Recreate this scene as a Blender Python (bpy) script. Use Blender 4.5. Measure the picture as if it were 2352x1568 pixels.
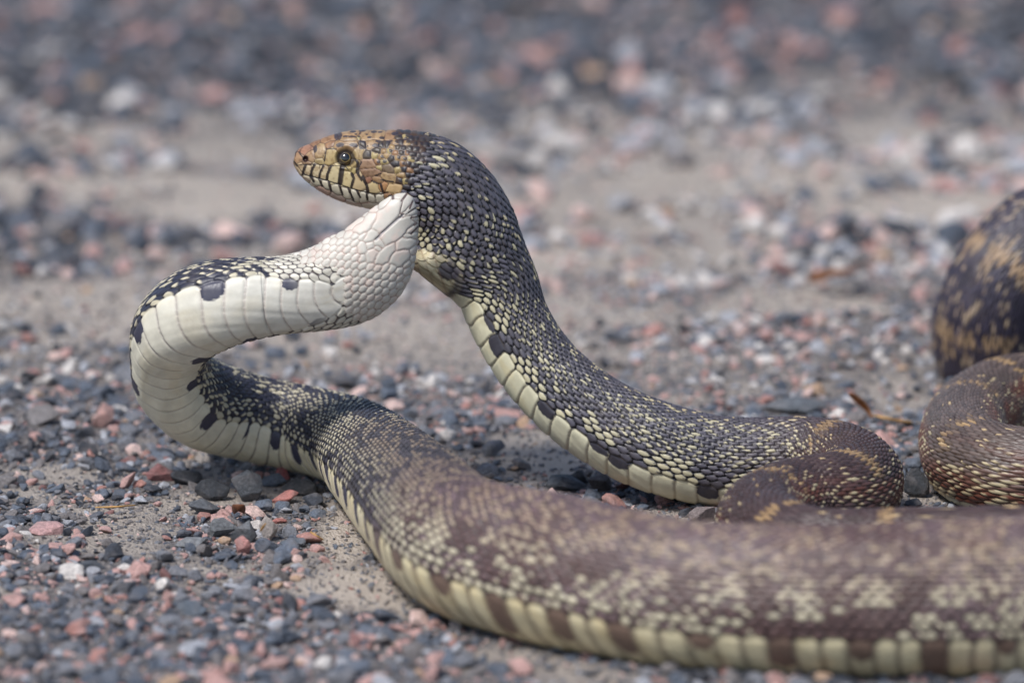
import bpy, bmesh, math, random
import numpy as np
from mathutils import Vector

random.seed(7)
rng = np.random.default_rng(11)
R = math.radians
sc = bpy.context.scene
for o in list(bpy.data.objects):
    bpy.data.objects.remove(o, do_unlink=True)
col = sc.collection

# ------------------------------------------------------------------ camera, sky, sun, exposure
PITCH = R(13.0)
FD = 2.5
FWD = np.array([0.0, math.cos(PITCH), -math.sin(PITCH)])
UPV = np.array([0.0, math.sin(PITCH), math.cos(PITCH)])
LOOK = np.array([0.0, 0.0, 0.0605])
CAM = LOOK - FD * FWD
cam_d = bpy.data.cameras.new("camera")
cam = bpy.data.objects.new("camera", cam_d)
col.objects.link(cam)
cam.location = CAM
cam.rotation_euler = (math.pi / 2 - PITCH, 0, 0)
cam_d.sensor_width = 36
cam_d.lens = 225
cam_d.clip_start = 0.05
cam_d.clip_end = 500
cam_d.dof.use_dof = True
cam_d.dof.focus_distance = 2.470
cam_d.dof.aperture_fstop = 6.2
cam_d.dof.aperture_blades = 9
sc.camera = cam

SUN_EL, SUN_AZ = R(56), R(-38)          # azimuth measured from -Y (camera side) towards -X
world = bpy.data.worlds.new("World")
sc.world = world
world.use_nodes = True
wn = world.node_tree
sky = wn.nodes.new("ShaderNodeTexSky")
sky.sky_type = 'NISHITA'
sky.sun_disc = False
sky.sun_elevation = SUN_EL
sky.sun_rotation = math.pi + R(38)
sky.dust_density = 1.5
wn.links.new(sky.outputs[0], wn.nodes["Background"].inputs[0])
wn.nodes["Background"].inputs[1].default_value = 0.125
sun_d = bpy.data.lights.new("sun", 'SUN')
sun_d.energy = 3.1
sun_d.angle = R(11)
sun_d.color = (1.0, 0.98, 0.965)
sun = bpy.data.objects.new("sun", sun_d)
col.objects.link(sun)
sd = Vector((math.sin(SUN_AZ) * math.cos(SUN_EL), -math.cos(SUN_AZ) * math.cos(SUN_EL), math.sin(SUN_EL)))
sun.rotation_euler = sd.to_track_quat('Z', 'Y').to_euler()
sun.location = sd * 5
sc.view_settings.view_transform = 'Standard'
sc.view_settings.look = 'None'
sc.view_settings.exposure = 0.24
sc.view_settings.gamma = 1
sc.view_settings.use_curve_mapping = False
sc.cycles.max_bounces = 6


# ------------------------------------------------------------------ helpers
def lin(r, g=None, b=None):
    c = np.array([r, g, b], dtype=float) / 255.0 if g is not None else np.asarray(r, float) / 255.0
    return np.where(c <= 0.04045, c / 12.92, ((c + 0.055) / 1.055) ** 2.4)


def ray(px, py):
    """direction through a point of the 2352 x 1568 survey grid"""
    k = 1 / 14700.0
    return FWD + (px - 1176) * k * np.array([1.0, 0, 0]) - (py - 784) * k * UPV


def at_y(px, py, y):
    d = ray(px, py)
    return CAM + d * ((y - CAM[1]) / d[1])


def at_z(px, py, z=0.0):
    d = ray(px, py)
    return CAM + d * ((z - CAM[2]) / d[2])


def sst(a, b, x):
    t = np.clip((x - a) / (b - a), 0, 1)
    return t * t * (3 - 2 * t)


def hsh(a, b, k=0):
    a = np.asarray(a).astype(np.int64); b = np.asarray(b).astype(np.int64)
    h = (a * 374761393 + b * 668265263 + k * 1274126177) & 0xFFFFFFFF
    h = ((h ^ (h >> 13)) * 1274126177) & 0xFFFFFFFF
    h = h ^ (h >> 16)
    return (h & 0xFFFFFF) / float(0x1000000)


def vnoise(x, y, k=0):
    x = np.asarray(x, float); y = np.asarray(y, float)
    xi = np.floor(x); yi = np.floor(y)
    fx = x - xi; fy = y - yi
    fx = fx * fx * (3 - 2 * fx); fy = fy * fy * (3 - 2 * fy)
    a = hsh(xi, yi, k); b = hsh(xi + 1, yi, k); c = hsh(xi, yi + 1, k); d = hsh(xi + 1, yi + 1, k)
    return (a * (1 - fx) + b * fx) * (1 - fy) + (c * (1 - fx) + d * fx) * fy


def fbm(x, y, k=0, n=3):
    s = 0; a = 0.5; t = 0
    for i in range(n):
        s = s + a * vnoise(x * 2 ** i, y * 2 ** i, k + i * 7); t += a; a *= 0.5
    return s / t


def grid_mesh(name, P, closed=True, cap=True):
    """P: (n, m, 3) grid of points, closed round the second axis"""
    n, m = P.shape[:2]
    idx = np.arange(n * m).reshape(n, m)
    if closed:
        nx = np.roll(idx, -1, axis=1)
        a, b, c, d = idx[:-1], nx[:-1], nx[1:], idx[1:]
    else:
        a, b, c, d = idx[:-1, :-1], idx[:-1, 1:], idx[1:, 1:], idx[1:, :-1]
    F = np.stack([a, b, c, d], -1).reshape(-1, 4)
    V = P.reshape(-1, 3)
    tris = np.zeros((0, 3), int)
    if closed and cap:
        c0 = P[0].mean(0); c1 = P[-1].mean(0)
        V = np.vstack([V, c0, c1])
        i0, i1 = n * m, n * m + 1
        r0, r1 = idx[0], idx[-1]
        tris = np.vstack([np.stack([np.full(m, i0), np.roll(r0, -1), r0], -1),
                          np.stack([np.full(m, i1), r1, np.roll(r1, -1)], -1)])
    me = bpy.data.meshes.new(name)
    nq, nt = len(F), len(tris)
    me.vertices.add(len(V)); me.vertices.foreach_set("co", V.astype(np.float32).ravel())
    me.loops.add(nq * 4 + nt * 3)
    me.loops.foreach_set("vertex_index", np.concatenate([F.ravel(), tris.ravel()]).astype(np.int32))
    me.polygons.add(nq + nt)
    st = np.concatenate([np.arange(nq) * 4, nq * 4 + np.arange(nt) * 3]).astype(np.int32)
    me.polygons.foreach_set("loop_start", st)
    me.update(calc_edges=True)
    me.polygons.foreach_set("use_smooth", np.ones(nq + nt, bool))
    return me


def set_col(me, C, name="skin_colour"):
    n = len(me.vertices)
    A = np.ones((n, 4), np.float32)
    A[:len(C), :3] = C
    if len(C) < n:
        A[len(C):, :3] = C[-1]
    at = me.color_attributes.new(name, 'FLOAT_COLOR', 'POINT')
    at.data.foreach_set("color", A.ravel())


def tag(o, label=None, cat=None, group=None, kind=None):
    if label: o["label"] = label
    if cat: o["category"] = cat
    if group: o["group"] = group
    if kind: o["kind"] = kind
    return o


def link(name, me, m=None, parent=None):
    o = bpy.data.objects.new(name, me)
    col.objects.link(o)
    if m: me.materials.append(m)
    if parent: o.parent = parent
    return o


def nt_new(name):
    m = bpy.data.materials.new(name)
    m.use_nodes = True
    t = m.node_tree
    return m, t, t.nodes["Principled BSDF"]


# ------------------------------------------------------------------ materials
def skin_mat(name, rough=0.42, coat=0.0, sub=0.0, bump=0.12):
    m, t, p = nt_new(name)
    a = t.nodes.new("ShaderNodeAttribute"); a.attribute_name = "skin_colour"
    tc = t.nodes.new("ShaderNodeTexCoord")
    n = t.nodes.new("ShaderNodeTexNoise"); n.inputs["Scale"].default_value = 900; n.inputs["Detail"].default_value = 3
    t.links.new(tc.outputs["Object"], n.inputs["Vector"])
    n2 = t.nodes.new("ShaderNodeTexNoise"); n2.inputs["Scale"].default_value = 160; n2.inputs["Detail"].default_value = 4
    t.links.new(tc.outputs["Object"], n2.inputs["Vector"])
    mr = t.nodes.new("ShaderNodeMapRange"); mr.inputs[3].default_value = 0.72; mr.inputs[4].default_value = 1.25
    t.links.new(n2.outputs[0], mr.inputs[0])
    mx = t.nodes.new("ShaderNodeMixRGB"); mx.blend_type = 'MULTIPLY'; mx.inputs[0].default_value = 1
    t.links.new(a.outputs["Color"], mx.inputs[1]); t.links.new(mr.outputs[0], mx.inputs[2])
    n4 = t.nodes.new("ShaderNodeTexNoise"); n4.inputs["Scale"].default_value = 75; n4.inputs["Detail"].default_value = 9; n4.inputs["Roughness"].default_value = .7
    t.links.new(tc.outputs["Object"], n4.inputs["Vector"])
    m4 = t.nodes.new("ShaderNodeMapRange"); m4.inputs[1].default_value = .5; m4.inputs[2].default_value = .72; m4.inputs[3].default_value = 0; m4.inputs[4].default_value = .16
    t.links.new(n4.outputs[0], m4.inputs[0])
    mx4 = t.nodes.new("ShaderNodeMixRGB"); mx4.inputs[2].default_value = (*lin(128, 112, 96), 1)
    t.links.new(m4.outputs[0], mx4.inputs[0]); t.links.new(mx.outputs[0], mx4.inputs[1])
    t.links.new(mx4.outputs[0], p.inputs["Base Color"])
    mr2 = t.nodes.new("ShaderNodeMapRange"); mr2.inputs[3].default_value = rough - 0.12; mr2.inputs[4].default_value = rough + 0.2
    t.links.new(n.outputs[0], mr2.inputs[0]); t.links.new(mr2.outputs[0], p.inputs["Roughness"])
    b = t.nodes.new("ShaderNodeBump"); b.inputs["Strength"].default_value = bump; b.inputs["Distance"].default_value = 0.0004
    t.links.new(n.outputs[0], b.inputs["Height"]); t.links.new(b.outputs[0], p.inputs["Normal"])
    p.inputs["Specular IOR Level"].default_value = 0.5
    if sub:
        p.inputs["Subsurface Weight"].default_value = sub
        p.inputs["Subsurface Radius"].default_value = (1.0, 0.7, 0.5)
        p.inputs["Subsurface Scale"].default_value = 0.0006
    return m


M_SKIN = skin_mat("snake_skin")

# ------------------------------------------------------------------ ground
SAND_AND_SUN = [(800, 1215, 70, 80, 1.0), (850, 1345, 170, 50, .9), (140, 1250, 120, 30, .5), (1300, 1040, 150, 60, .9),
        (1480, 1190, 230, 30, .6), (380, 690, 640, 52, 1.0), (1150, 720, 300, 60, .8), (1680, 420, 420, 60, .75), (1250, 600, 260, 40, .8), (1500, 590, 380, 40, .7), (1830, 710, 330, 50, .9),  # bare sand, plus a far right patch of sunlight painted as sand
        (1000, 350, 500, 40, .6), (500, 330, 400, 40, .4), (1300, 480, 300, 30, .5), (1750, 160, 250, 30, .3), (2060, 900, 90, 60, .6),
        (250, 800, 200, 25, .4), (620, 840, 300, 20, .5)]


def img_of(X, Y):
    """survey-grid coordinates of ground points (only used to turn the site plan above into metres)"""
    d = np.stack([X - CAM[0], Y - CAM[1], np.zeros_like(X) - CAM[2]], -1)
    f = d @ FWD
    return 1176 + d[..., 0] / f * 14700, 784 - (d @ UPV) / f * 14700


PLAN = []
for (px, py, rx, ry, w) in SAND_AND_SUN:
    c = at_z(px, py); ex = at_z(px + rx, py); a = at_z(px, py - ry); b = at_z(px, py + ry)
    PLAN.append((c[0], c[1], abs(ex[0] - c[0]), abs(a[1] - b[1]) / 2, w))


def sand_sun_mask(X, Y):
    s = np.zeros_like(X)
    nz = fbm(X * 28, Y * 14, 5) - 0.5
    for (cx, cy, rx, ry, w) in PLAN:
        d = np.sqrt(((X - cx) / rx) ** 2 + ((Y - cy) / ry) ** 2) + nz * 1.1
        s = np.maximum(s, w * (1 - sst(0.55, 1.25, d)))
    bands = sst(.50, .66, fbm(X * 4.5 + 1, Y * 11, 71)) * sst(.12, .3, Y) * .85
    small = sst(.58, .72, fbm(X * 13 + 5, Y * 17, 73)) * .6
    s = s * (1 - sst(.70, .88, Y)); bands = bands * (1 - sst(.66, .84, Y)); small = small * (1 - sst(.66, .84, Y))  # sand thins out far off, so the shaded far edge is coloured darker
    wide = .6 * sst(.12, .26, Y) * (1 - sst(.75, .95, Y)) * sst(.34, .56, fbm(X * 9, Y * 15, 77))  # sand that also paints the middle ground as sunlit
    return np.clip(1.18 * np.maximum(np.maximum(s, wide), np.maximum(bands, small)), 0, 1)


def gz(X, Y):
    z = (fbm(X * 7, Y * 7, 3) - 0.5) * 0.008 + (fbm(X * 40, Y * 40, 9) - 0.5) * 0.0026
    far = sst(0.25, 1.1, Y)
    z = z + far * (fbm(X * 5 + 3, Y * 5, 21) - 0.5) * 0.02
    return z


def axis_pts(lo, hi, f, lo2, hi2, big):
    a = np.arange(lo, hi, f)
    s = [lo]; st = f
    L = []; x = lo
    while x > lo2:
        st = min(st * 1.25, big); x -= st; L.append(x)
    H = []; x = a[-1]; st = f
    while x < hi2:
        st = min(st * 1.25, big); x += st; H.append(x)
    return np.array(L[::-1] + list(a) + H)


gx = axis_pts(-0.42, 0.42, 0.0035, -60, 60, 8)
gy = axis_pts(-0.45, 1.35, 0.0045, -12, 160, 10)
GX, GY = np.meshgrid(gx, gy, indexing="ij")
GP = np.stack([GX, GY, gz(GX, GY)], -1)
gm = grid_mesh("ground", GP[:, ::-1], closed=False)
sm = sand_sun_mask(GX, GY)[:, ::-1].ravel()
set_col(gm, np.stack([sm, sm, sm], -1), "sand_sun_share")

m, t, p = nt_new("dusty_road_grit")
tc = t.nodes.new("ShaderNodeTexCoord")
n1 = t.nodes.new("ShaderNodeTexNoise"); n1.inputs["Scale"].default_value = 420; n1.inputs["Detail"].default_value = 5
n2 = t.nodes.new("ShaderNodeTexNoise"); n2.inputs["Scale"].default_value = 18; n2.inputs["Detail"].default_value = 4
n3 = t.nodes.new("ShaderNodeTexVoronoi"); n3.inputs["Scale"].default_value = 900
for q in (n1, n2, n3): t.links.new(tc.outputs["Object"], q.inputs["Vector"])
rp = t.nodes.new("ShaderNodeValToRGB")
els = [(0.30, lin(74, 73, 76)), (0.48, lin(108, 104, 103)), (0.62, lin(134, 127, 123)), (0.78, lin(186, 176, 168))]
while len(rp.color_ramp.elements) < len(els): rp.color_ramp.elements.new(0.5)
for e, (ps, c) in zip(rp.color_ramp.elements, els): e.position = ps; e.color = (*c, 1)
t.links.new(n1.outputs[0], rp.inputs[0])
at = t.nodes.new("ShaderNodeAttribute"); at.attribute_name = "sand_sun_share"
mx = t.nodes.new("ShaderNodeMixRGB"); mx.blend_type = 'MIX'; mx.inputs[2].default_value = (*lin(190, 178, 165), 1)
ml = t.nodes.new("ShaderNodeMath"); ml.operation = 'MULTIPLY'; ml.inputs[1].default_value = 0.85
t.links.new(at.outputs["Fac"], ml.inputs[0]); t.links.new(ml.outputs[0], mx.inputs[0]); t.links.new(rp.outputs[0], mx.inputs[1])
mr = t.nodes.new("ShaderNodeMapRange"); mr.inputs[3].default_value = 0.75; mr.inputs[4].default_value = 1.2
t.links.new(n2.outputs[0], mr.inputs[0])
mx2 = t.nodes.new("ShaderNodeMixRGB"); mx2.blend_type = 'MULTIPLY'; mx2.inputs[0].default_value = 1
t.links.new(mx.outputs[0], mx2.inputs[1]); t.links.new(mr.outputs[0], mx2.inputs[2]); t.links.new(mx2.outputs[0], p.inputs["Base Color"])
p.inputs["Roughness"].default_value = 0.95; p.inputs["Specular IOR Level"].default_value = 0.2
bp = t.nodes.new("ShaderNodeBump"); bp.inputs["Strength"].default_value = 1.0; bp.inputs["Distance"].default_value = 0.0012
ad = t.nodes.new("ShaderNodeMath"); ad.operation = 'ADD'
t.links.new(n1.outputs[0], ad.inputs[0]); t.links.new(n3.outputs[0], ad.inputs[1]); t.links.new(ad.outputs[0], bp.inputs["Height"])
t.links.new(bp.outputs[0], p.inputs["Normal"])
go = link("ground", gm, m); tag(go, kind="structure")

# ------------------------------------------------------------------ gravel
PALETTE = [lin(58, 63, 72), lin(80, 88, 100), lin(98, 107, 120), lin(122, 124, 130), lin(122, 117, 116), lin(176, 178, 184),
           lin(222, 215, 208), lin(196, 156, 148), lin(220, 190, 180), lin(182, 134, 124), lin(140, 102, 98), lin(190, 158, 130)]
NP = len(PALETTE)


def stone_mat(name, fixed=None):
    m, t, p = nt_new(name)
    tc = t.nodes.new("ShaderNodeTexCoord")
    if fixed is None:
        a = t.nodes.new("ShaderNodeAttribute"); a.attribute_type = 'INSTANCER'; a.attribute_name = "tone"
        rp = t.nodes.new("ShaderNodeValToRGB"); rp.color_ramp.interpolation = 'CONSTANT'
        while len(rp.color_ramp.elements) < NP: rp.color_ramp.elements.new(0.5)
        for i, e in enumerate(rp.color_ramp.elements):
            e.position = i / NP; e.color = (*PALETTE[i], 1)
        t.links.new(a.outputs["Fac"], rp.inputs[0]); base = rp.outputs[0]
    else:
        rgb = t.nodes.new("ShaderNodeRGB"); rgb.outputs[0].default_value = (*fixed, 1); base = rgb.outputs[0]
    oi = t.nodes.new("ShaderNodeObjectInfo")
    va = t.nodes.new("ShaderNodeVectorMath"); va.operation = 'ADD'
    t.links.new(tc.outputs["Object"], va.inputs[0]); t.links.new(oi.outputs["Random"], va.inputs[1])
    n = t.nodes.new("ShaderNodeTexNoise"); n.inputs["Scale"].default_value = 9; n.inputs["Detail"].default_value = 7; n.inputs["Roughness"].default_value = 0.75
    n2 = t.nodes.new("ShaderNodeTexNoise"); n2.inputs["Scale"].default_value = 2.2; n2.inputs["Detail"].default_value = 3
    for q in (n, n2): t.links.new(va.outputs[0], q.inputs["Vector"])
    mr = t.nodes.new("ShaderNodeMapRange"); mr.inputs[1].default_value = .3; mr.inputs[2].default_value = .7; mr.inputs[3].default_value = 0.45; mr.inputs[4].default_value = 1.6
    t.links.new(n.outputs[0], mr.inputs[0])
    mx = t.nodes.new("ShaderNodeMixRGB"); mx.blend_type = 'MULTIPLY'; mx.inputs[0].default_value = 1
    t.links.new(base, mx.inputs[1]); t.links.new(mr.outputs[0], mx.inputs[2])
    dr = t.nodes.new("ShaderNodeMapRange"); dr.inputs[1].default_value = .45; dr.inputs[2].default_value = .75; dr.inputs[3].default_value = 0.05; dr.inputs[4].default_value = .50
    t.links.new(n2.outputs[0], dr.inputs[0])
    mx2 = t.nodes.new("ShaderNodeMixRGB"); mx2.inputs[2].default_value = (*lin(140, 133, 130), 1)
    t.links.new(dr.outputs[0], mx2.inputs[0]); t.links.new(mx.outputs[0], mx2.inputs[1])
    t.links.new(mx2.outputs[0], p.inputs["Base Color"])
    p.inputs["Roughness"].default_value = 0.78; p.inputs["Specular IOR Level"].default_value = 0.35
    b = t.nodes.new("ShaderNodeBump"); b.inputs["Strength"].default_value = 0.5; b.inputs["Distance"].default_value = 0.05
    t.links.new(n.outputs[0], b.inputs["Height"]); t.links.new(b.outputs[0], p.inputs["Normal"])
    return m


M_GRAVEL = stone_mat("mixed_gravel_rock")


def rock_bm(seed, sx=1.0, sy=0.75, sz=0.5, n=16, bev=0.07):
    r = random.Random(seed)
    bm = bmesh.new()
    for i in range(n):
        th = r.uniform(0, 2 * math.pi); z = r.uniform(-1, 1); q = math.sqrt(1 - z * z)
        k = r.uniform(0.82, 1.08)
        bm.verts.new((q * math.cos(th) * sx * k * .5, q * math.sin(th) * sy * k * .5, z * sz * k * .5))
    res = bmesh.ops.convex_hull(bm, input=bm.verts)
    bmesh.ops.delete(bm, geom=[g for g in res["geom_interior"] if isinstance(g, bmesh.types.BMVert)], context='VERTS')
    bmesh.ops.dissolve_limit(bm, angle_limit=R(16), verts=bm.verts, edges=bm.edges)
    if bev:
        bmesh.ops.bevel(bm, geom=list(bm.edges), offset=bev * .5, segments=1, profile=0.6, affect='EDGES', clamp_overlap=True)
    return bm


def rock_mesh(name, *a, **k):
    bm = rock_bm(*a, **k)
    me = bpy.data.meshes.new(name)
    bm.to_mesh(me); bm.free()
    return me


protos = bpy.data.collections.new("gravel_shapes")
NPR = 36
for i in range(NPR):
    r = random.Random(100 + i)
    me = rock_mesh("gravel_shape", 500 + i, 1.0, r.uniform(.6, .95), r.uniform(.38, .75), r.choice([12, 14, 18, 22]), 0.09)
    me.materials.append(M_GRAVEL)
    o = bpy.data.objects.new("gravel_shape", me)
    protos.objects.link(o)

# stones laid out on the plan; keep-out circles hold the singly built stones
BIG = [  # px, py(centre on grid), width px, height px, colour, seed, yaw, tilt, name bits
    (568, 1110, 74, 78, (78, 84, 92), 3, 20, "dark grey upright block of stone with a flat top under the pale arched body"),
    (488, 1118, 82, 52, (52, 58, 66), 8, 30, "blackish angular stone left of the upright dark block"),
    (470, 1158, 74, 40, (88, 94, 102), 12, 80, "slate grey wedge stone in front of the blackish angular stone"),
    (655, 1128, 62, 34, (205, 112, 96), 21, 5, "coral pink lozenge stone lying below the pale arched snake's body"),
    (649, 1078, 34, 32, (196, 78, 72), 25, 50, "small red stone touching the underside of the pale arched body"),
    (628, 1092, 62, 34, (92, 106, 122), 31, 160, "blue grey stone wedged beside the small red stone"),
    (690, 1105, 84, 42, (72, 74, 76), 36, 12, "dark olive grey stone behind the coral pink lozenge stone"),
    (428, 1090, 76, 38, (56, 60, 68), 41, 170, "black flattened stone left of the dark stone pile"),
    (370, 1082, 70, 42, (150, 84, 80), 47, 25, "dull maroon stone left of the black flattened stone"),
    (105, 1215, 84, 32, (206, 146, 140), 52, 175, "flat pale pink slab stone alone on grit at the far left"),
    (617, 1213, 44, 62, (176, 162, 152), 57, 75, "tall speckled tan and grey stone beside the white stone"),
    (590, 1200, 52, 28, (206, 194, 184), 62, 15, "cream white stone leaning on the tall speckled stone"),
    (560, 1222, 62, 54, (108, 114, 120), 66, 40, "big grey rounded stone left of the rough pink stone"),
    (515, 1212, 66, 48, (112, 116, 120), 71, 100, "grey granite stone second from the tall speckled one"),
    (559, 1252, 40, 44, (204, 126, 114), 77, 60, "rough pink stone in front of the big grey rounded stone"),
    (440, 1245, 78, 26, (134, 138, 142), 83, 170, "pale grey flat stone left of the rough pink stone"),
    (640, 1188, 38, 14, (190, 100, 84), 87, 165, "thin brick red sliver stone above the white tipped stone"),
    (672, 1240, 62, 26, (90, 104, 118), 91, 170, "blue grey oblong stone right of the tall speckled stone"),
    (236, 968, 52, 62, (212, 152, 138), 95, 110, "salmon pink oblong stone out of focus on the left"),
    (100, 958, 82, 52, (130, 124, 124), 99, 20, "brown grey boulder like pebble out of focus at the left edge"),
    (440, 1392, 74, 36, (96, 110, 124), 103, 20, "blue slate stone in the near gravel below the pale flat stone"),
    (212, 1298, 66, 24, (70, 80, 92), 107, 5, "dark blue oval pebble on the grit at lower left"),
    (1300, 1095, 96, 42, (76, 84, 94), 111, 168, "long dark blue grey stone beneath the dark neck"),
    (1378, 1098, 58, 44, (108, 98, 96), 115, 140, "brown grey stone pressed against the dark neck's belly"),
    (1330, 1085, 46, 36, (60, 64, 70), 119, 30, "small black stone between the two larger ones beneath the neck"),
    (1610, 1180, 66, 40, (140, 122, 118), 123, 30, "grey pink rock against the near coil's left side"),
    (2105, 1120, 60, 70, (66, 72, 80), 127, 60, "dark rough stone wedged between the two coils"),
    (1825, 935, 150, 42, (96, 104, 112), 131, 3, "broad grey slab stone just behind the dark neck's lower end"),
    (2118, 1178, 70, 34, (122, 118, 116), 137, 10, "light brown stone lying between the coils behind the near body"),
]
KEEP = []
for b in BIG:
    g = at_z(b[0], b[1] + b[3] * .35)
    KEEP.append((g[0], g[1], b[2] / 5880 * .5))


def scatter(n, x0, x1, y0, y1, smin, smax, powr, seed, dens_sand):
    r = np.random.default_rng(seed)
    X = r.uniform(x0, x1, n); Y = r.uniform(y0, y1, n)
    # keep inside a widened view wedge
    half = (Y - CAM[1]) * 0.08 + 0.10
    ok = (np.abs(X) < half) | (r.random(n) < 0.12)
    S = smin * (smax / smin) ** (r.random(n) ** powr)
    sd_ = sand_sun_mask(X, Y)
    cl = fbm(X * 22, Y * 12, 31)
    keep = r.random(n) > (sd_ ** .7 * dens_sand + 0.45 * (1 - sst(.25, .5, cl)) * (S > 0.004))
    ok &= keep
    for (cx, cy, cr) in KEEP:
        ok &= ((X - cx) ** 2 + (Y - cy) ** 2) > (cr * .95 + S * .4) ** 2
    return X[ok], Y[ok], S[ok]


parts = [scatter(95000, -.42, .42, -.40, .42, .0012, .0030, 1.0, 1, .45),
         scatter(33000, -.42, .42, -.40, .42, .0028, .0075, 1.1, 2, .90),
         scatter(9500, -.42, .42, -.40, .42, .0065, .0135, 1.3, 3, .99),
         scatter(30000, -.5, .5, .42, 1.35, .0025, .0060, 1.0, 4, .72),
         scatter(26000, -.5, .5, .42, 1.35, .0055, .0130, 1.1, 5, .95),
         scatter(5200, -.5, .5, .42, 1.35, .012, .025, 1.2, 6, .97),
         scatter(6000, -1.6, 1.6, -1.6, 3.2, .005, .016, 1.4, 8, .9)]
X = np.concatenate([q[0] for q in parts]); Y = np.concatenate([q[1] for q in parts]); S = np.concatenate([q[2] for q in parts])
N = len(X)
zc = gz(X, Y) + S * rng.uniform(0.02, 0.22, N)
# palette choice: darker blue grey rock in drifts, pink rock in others
drift = fbm(X * 9 + 4, Y * 6, 55)
pale = sst(.2, .75, np.exp(-(((X - .13) / .24) ** 2 + ((Y - .58) / .17) ** 2)) * 1.6 + .4 * (fbm(X * 8, Y * 12, 58) - .5))   # sunlit patch of far ground, painted by choosing paler stones
far = sst(.62, .85, Y)  # shade on the far edge, painted by choosing darker stones
u = rng.random(N)
W = np.zeros((N, NP))
dk = np.maximum(np.exp(-(((X + .20) / .11) ** 2 + ((Y - .47) / .09) ** 2)), np.exp(-(((X - .12) / .05) ** 2 + ((Y - .46) / .03) ** 2)))
dk = np.maximum(dk, np.exp(-(((X - .21) / .05) ** 2 + ((Y - .36) / .04) ** 2)))
mid_ = sst(.10, .28, Y) * (1 - sst(.72, .92, Y)) * (1 - dk)  # sunlit middle ground, put into the stone colours through pale
pale = np.maximum(pale, mid_ * .38)
W[:, 0] = .05 + .20 * sst(.5, .7, drift) + .40 * far + .5 * dk
W[:, 1] = .14 + .40 * far + .4 * dk
W[:, 2] = .17 + .04 * far + .2 * dk
W[:, 3] = .17
W[:, 4] = .15
W[:, 5] = .08 + .50 * pale
W[:, 6] = .018 + .50 * pale
W[:, 7] = .075 + .09 * sst(.55, .35, drift) + .08 * pale
W[:, 8] = .045 + .36 * pale
W[:, 9] = .035
W[:, 10] = .02
W[:, 11] = .018
fine = (S < .0032) & (sand_sun_mask(X, Y) > .3)
W[fine] *= .35
W[fine, 4] += .5; W[fine, 3] += .25
W /= W.sum(1, keepdims=True)
pick = (np.cumsum(W, 1) < u[:, None]).sum(1)
tone = (np.clip(pick, 0, NP - 1) + .5) / NP

pm = bpy.data.meshes.new("gravel")
pm.vertices.add(N)
pm.vertices.foreach_set("co", np.stack([X, Y, zc], -1).astype(np.float32).ravel())
a = pm.attributes.new("size", 'FLOAT_VECTOR', 'POINT')
a.data.foreach_set("vector", (np.stack([S, S * rng.uniform(.8, 1.1, N), S * rng.uniform(.75, 1.1, N)], -1)).astype(np.float32).ravel())
a = pm.attributes.new("turn", 'FLOAT_VECTOR', 'POINT')
a.data.foreach_set("vector", np.stack([rng.normal(0, .35, N), rng.normal(0, .35, N), rng.uniform(0, 6.28, N)], -1).astype(np.float32).ravel())
a = pm.attributes.new("tone", 'FLOAT', 'POINT'); a.data.foreach_set("value", tone.astype(np.float32))
a = pm.attributes.new("shape", 'INT', 'POINT'); a.data.foreach_set("value", rng.integers(0, NPR, N).astype(np.int32))
grv = link("gravel", pm); tag(grv, kind="stuff")
ng = bpy.data.node_groups.new("gravel_spread", 'GeometryNodeTree')
ng.interface.new_socket("Geometry", in_out='INPUT', socket_type='NodeSocketGeometry')
ng.interface.new_socket("Geometry", in_out='OUTPUT', socket_type='NodeSocketGeometry')
gi = ng.nodes.new("NodeGroupInput"); gout = ng.nodes.new("NodeGroupOutput")
ci = ng.nodes.new("GeometryNodeCollectionInfo"); ci.inputs[0].default_value = protos; ci.inputs["Separate Children"].default_value = True
ci.inputs["Reset Children"].default_value = True
ip = ng.nodes.new("GeometryNodeInstanceOnPoints"); ip.inputs["Pick Instance"].default_value = True


def named(nm, ty):
    q = ng.nodes.new("GeometryNodeInputNamedAttribute"); q.data_type = ty; q.inputs[0].default_value = nm
    return q.outputs[0]


ng.links.new(gi.outputs[0], ip.inputs["Points"]); ng.links.new(ci.outputs[0], ip.inputs["Instance"])
ng.links.new(named("shape", 'INT'), ip.inputs["Instance Index"])
e2r = ng.nodes.new("FunctionNodeEulerToRotation")
ng.links.new(named("turn", 'FLOAT_VECTOR'), e2r.inputs[0]); ng.links.new(e2r.outputs[0], ip.inputs["Rotation"])
ng.links.new(named("size", 'FLOAT_VECTOR'), ip.inputs["Scale"])
ng.links.new(ip.outputs[0], gout.inputs[0])
md = grv.modifiers.new("spread", 'NODES'); md.node_group = ng

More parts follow.
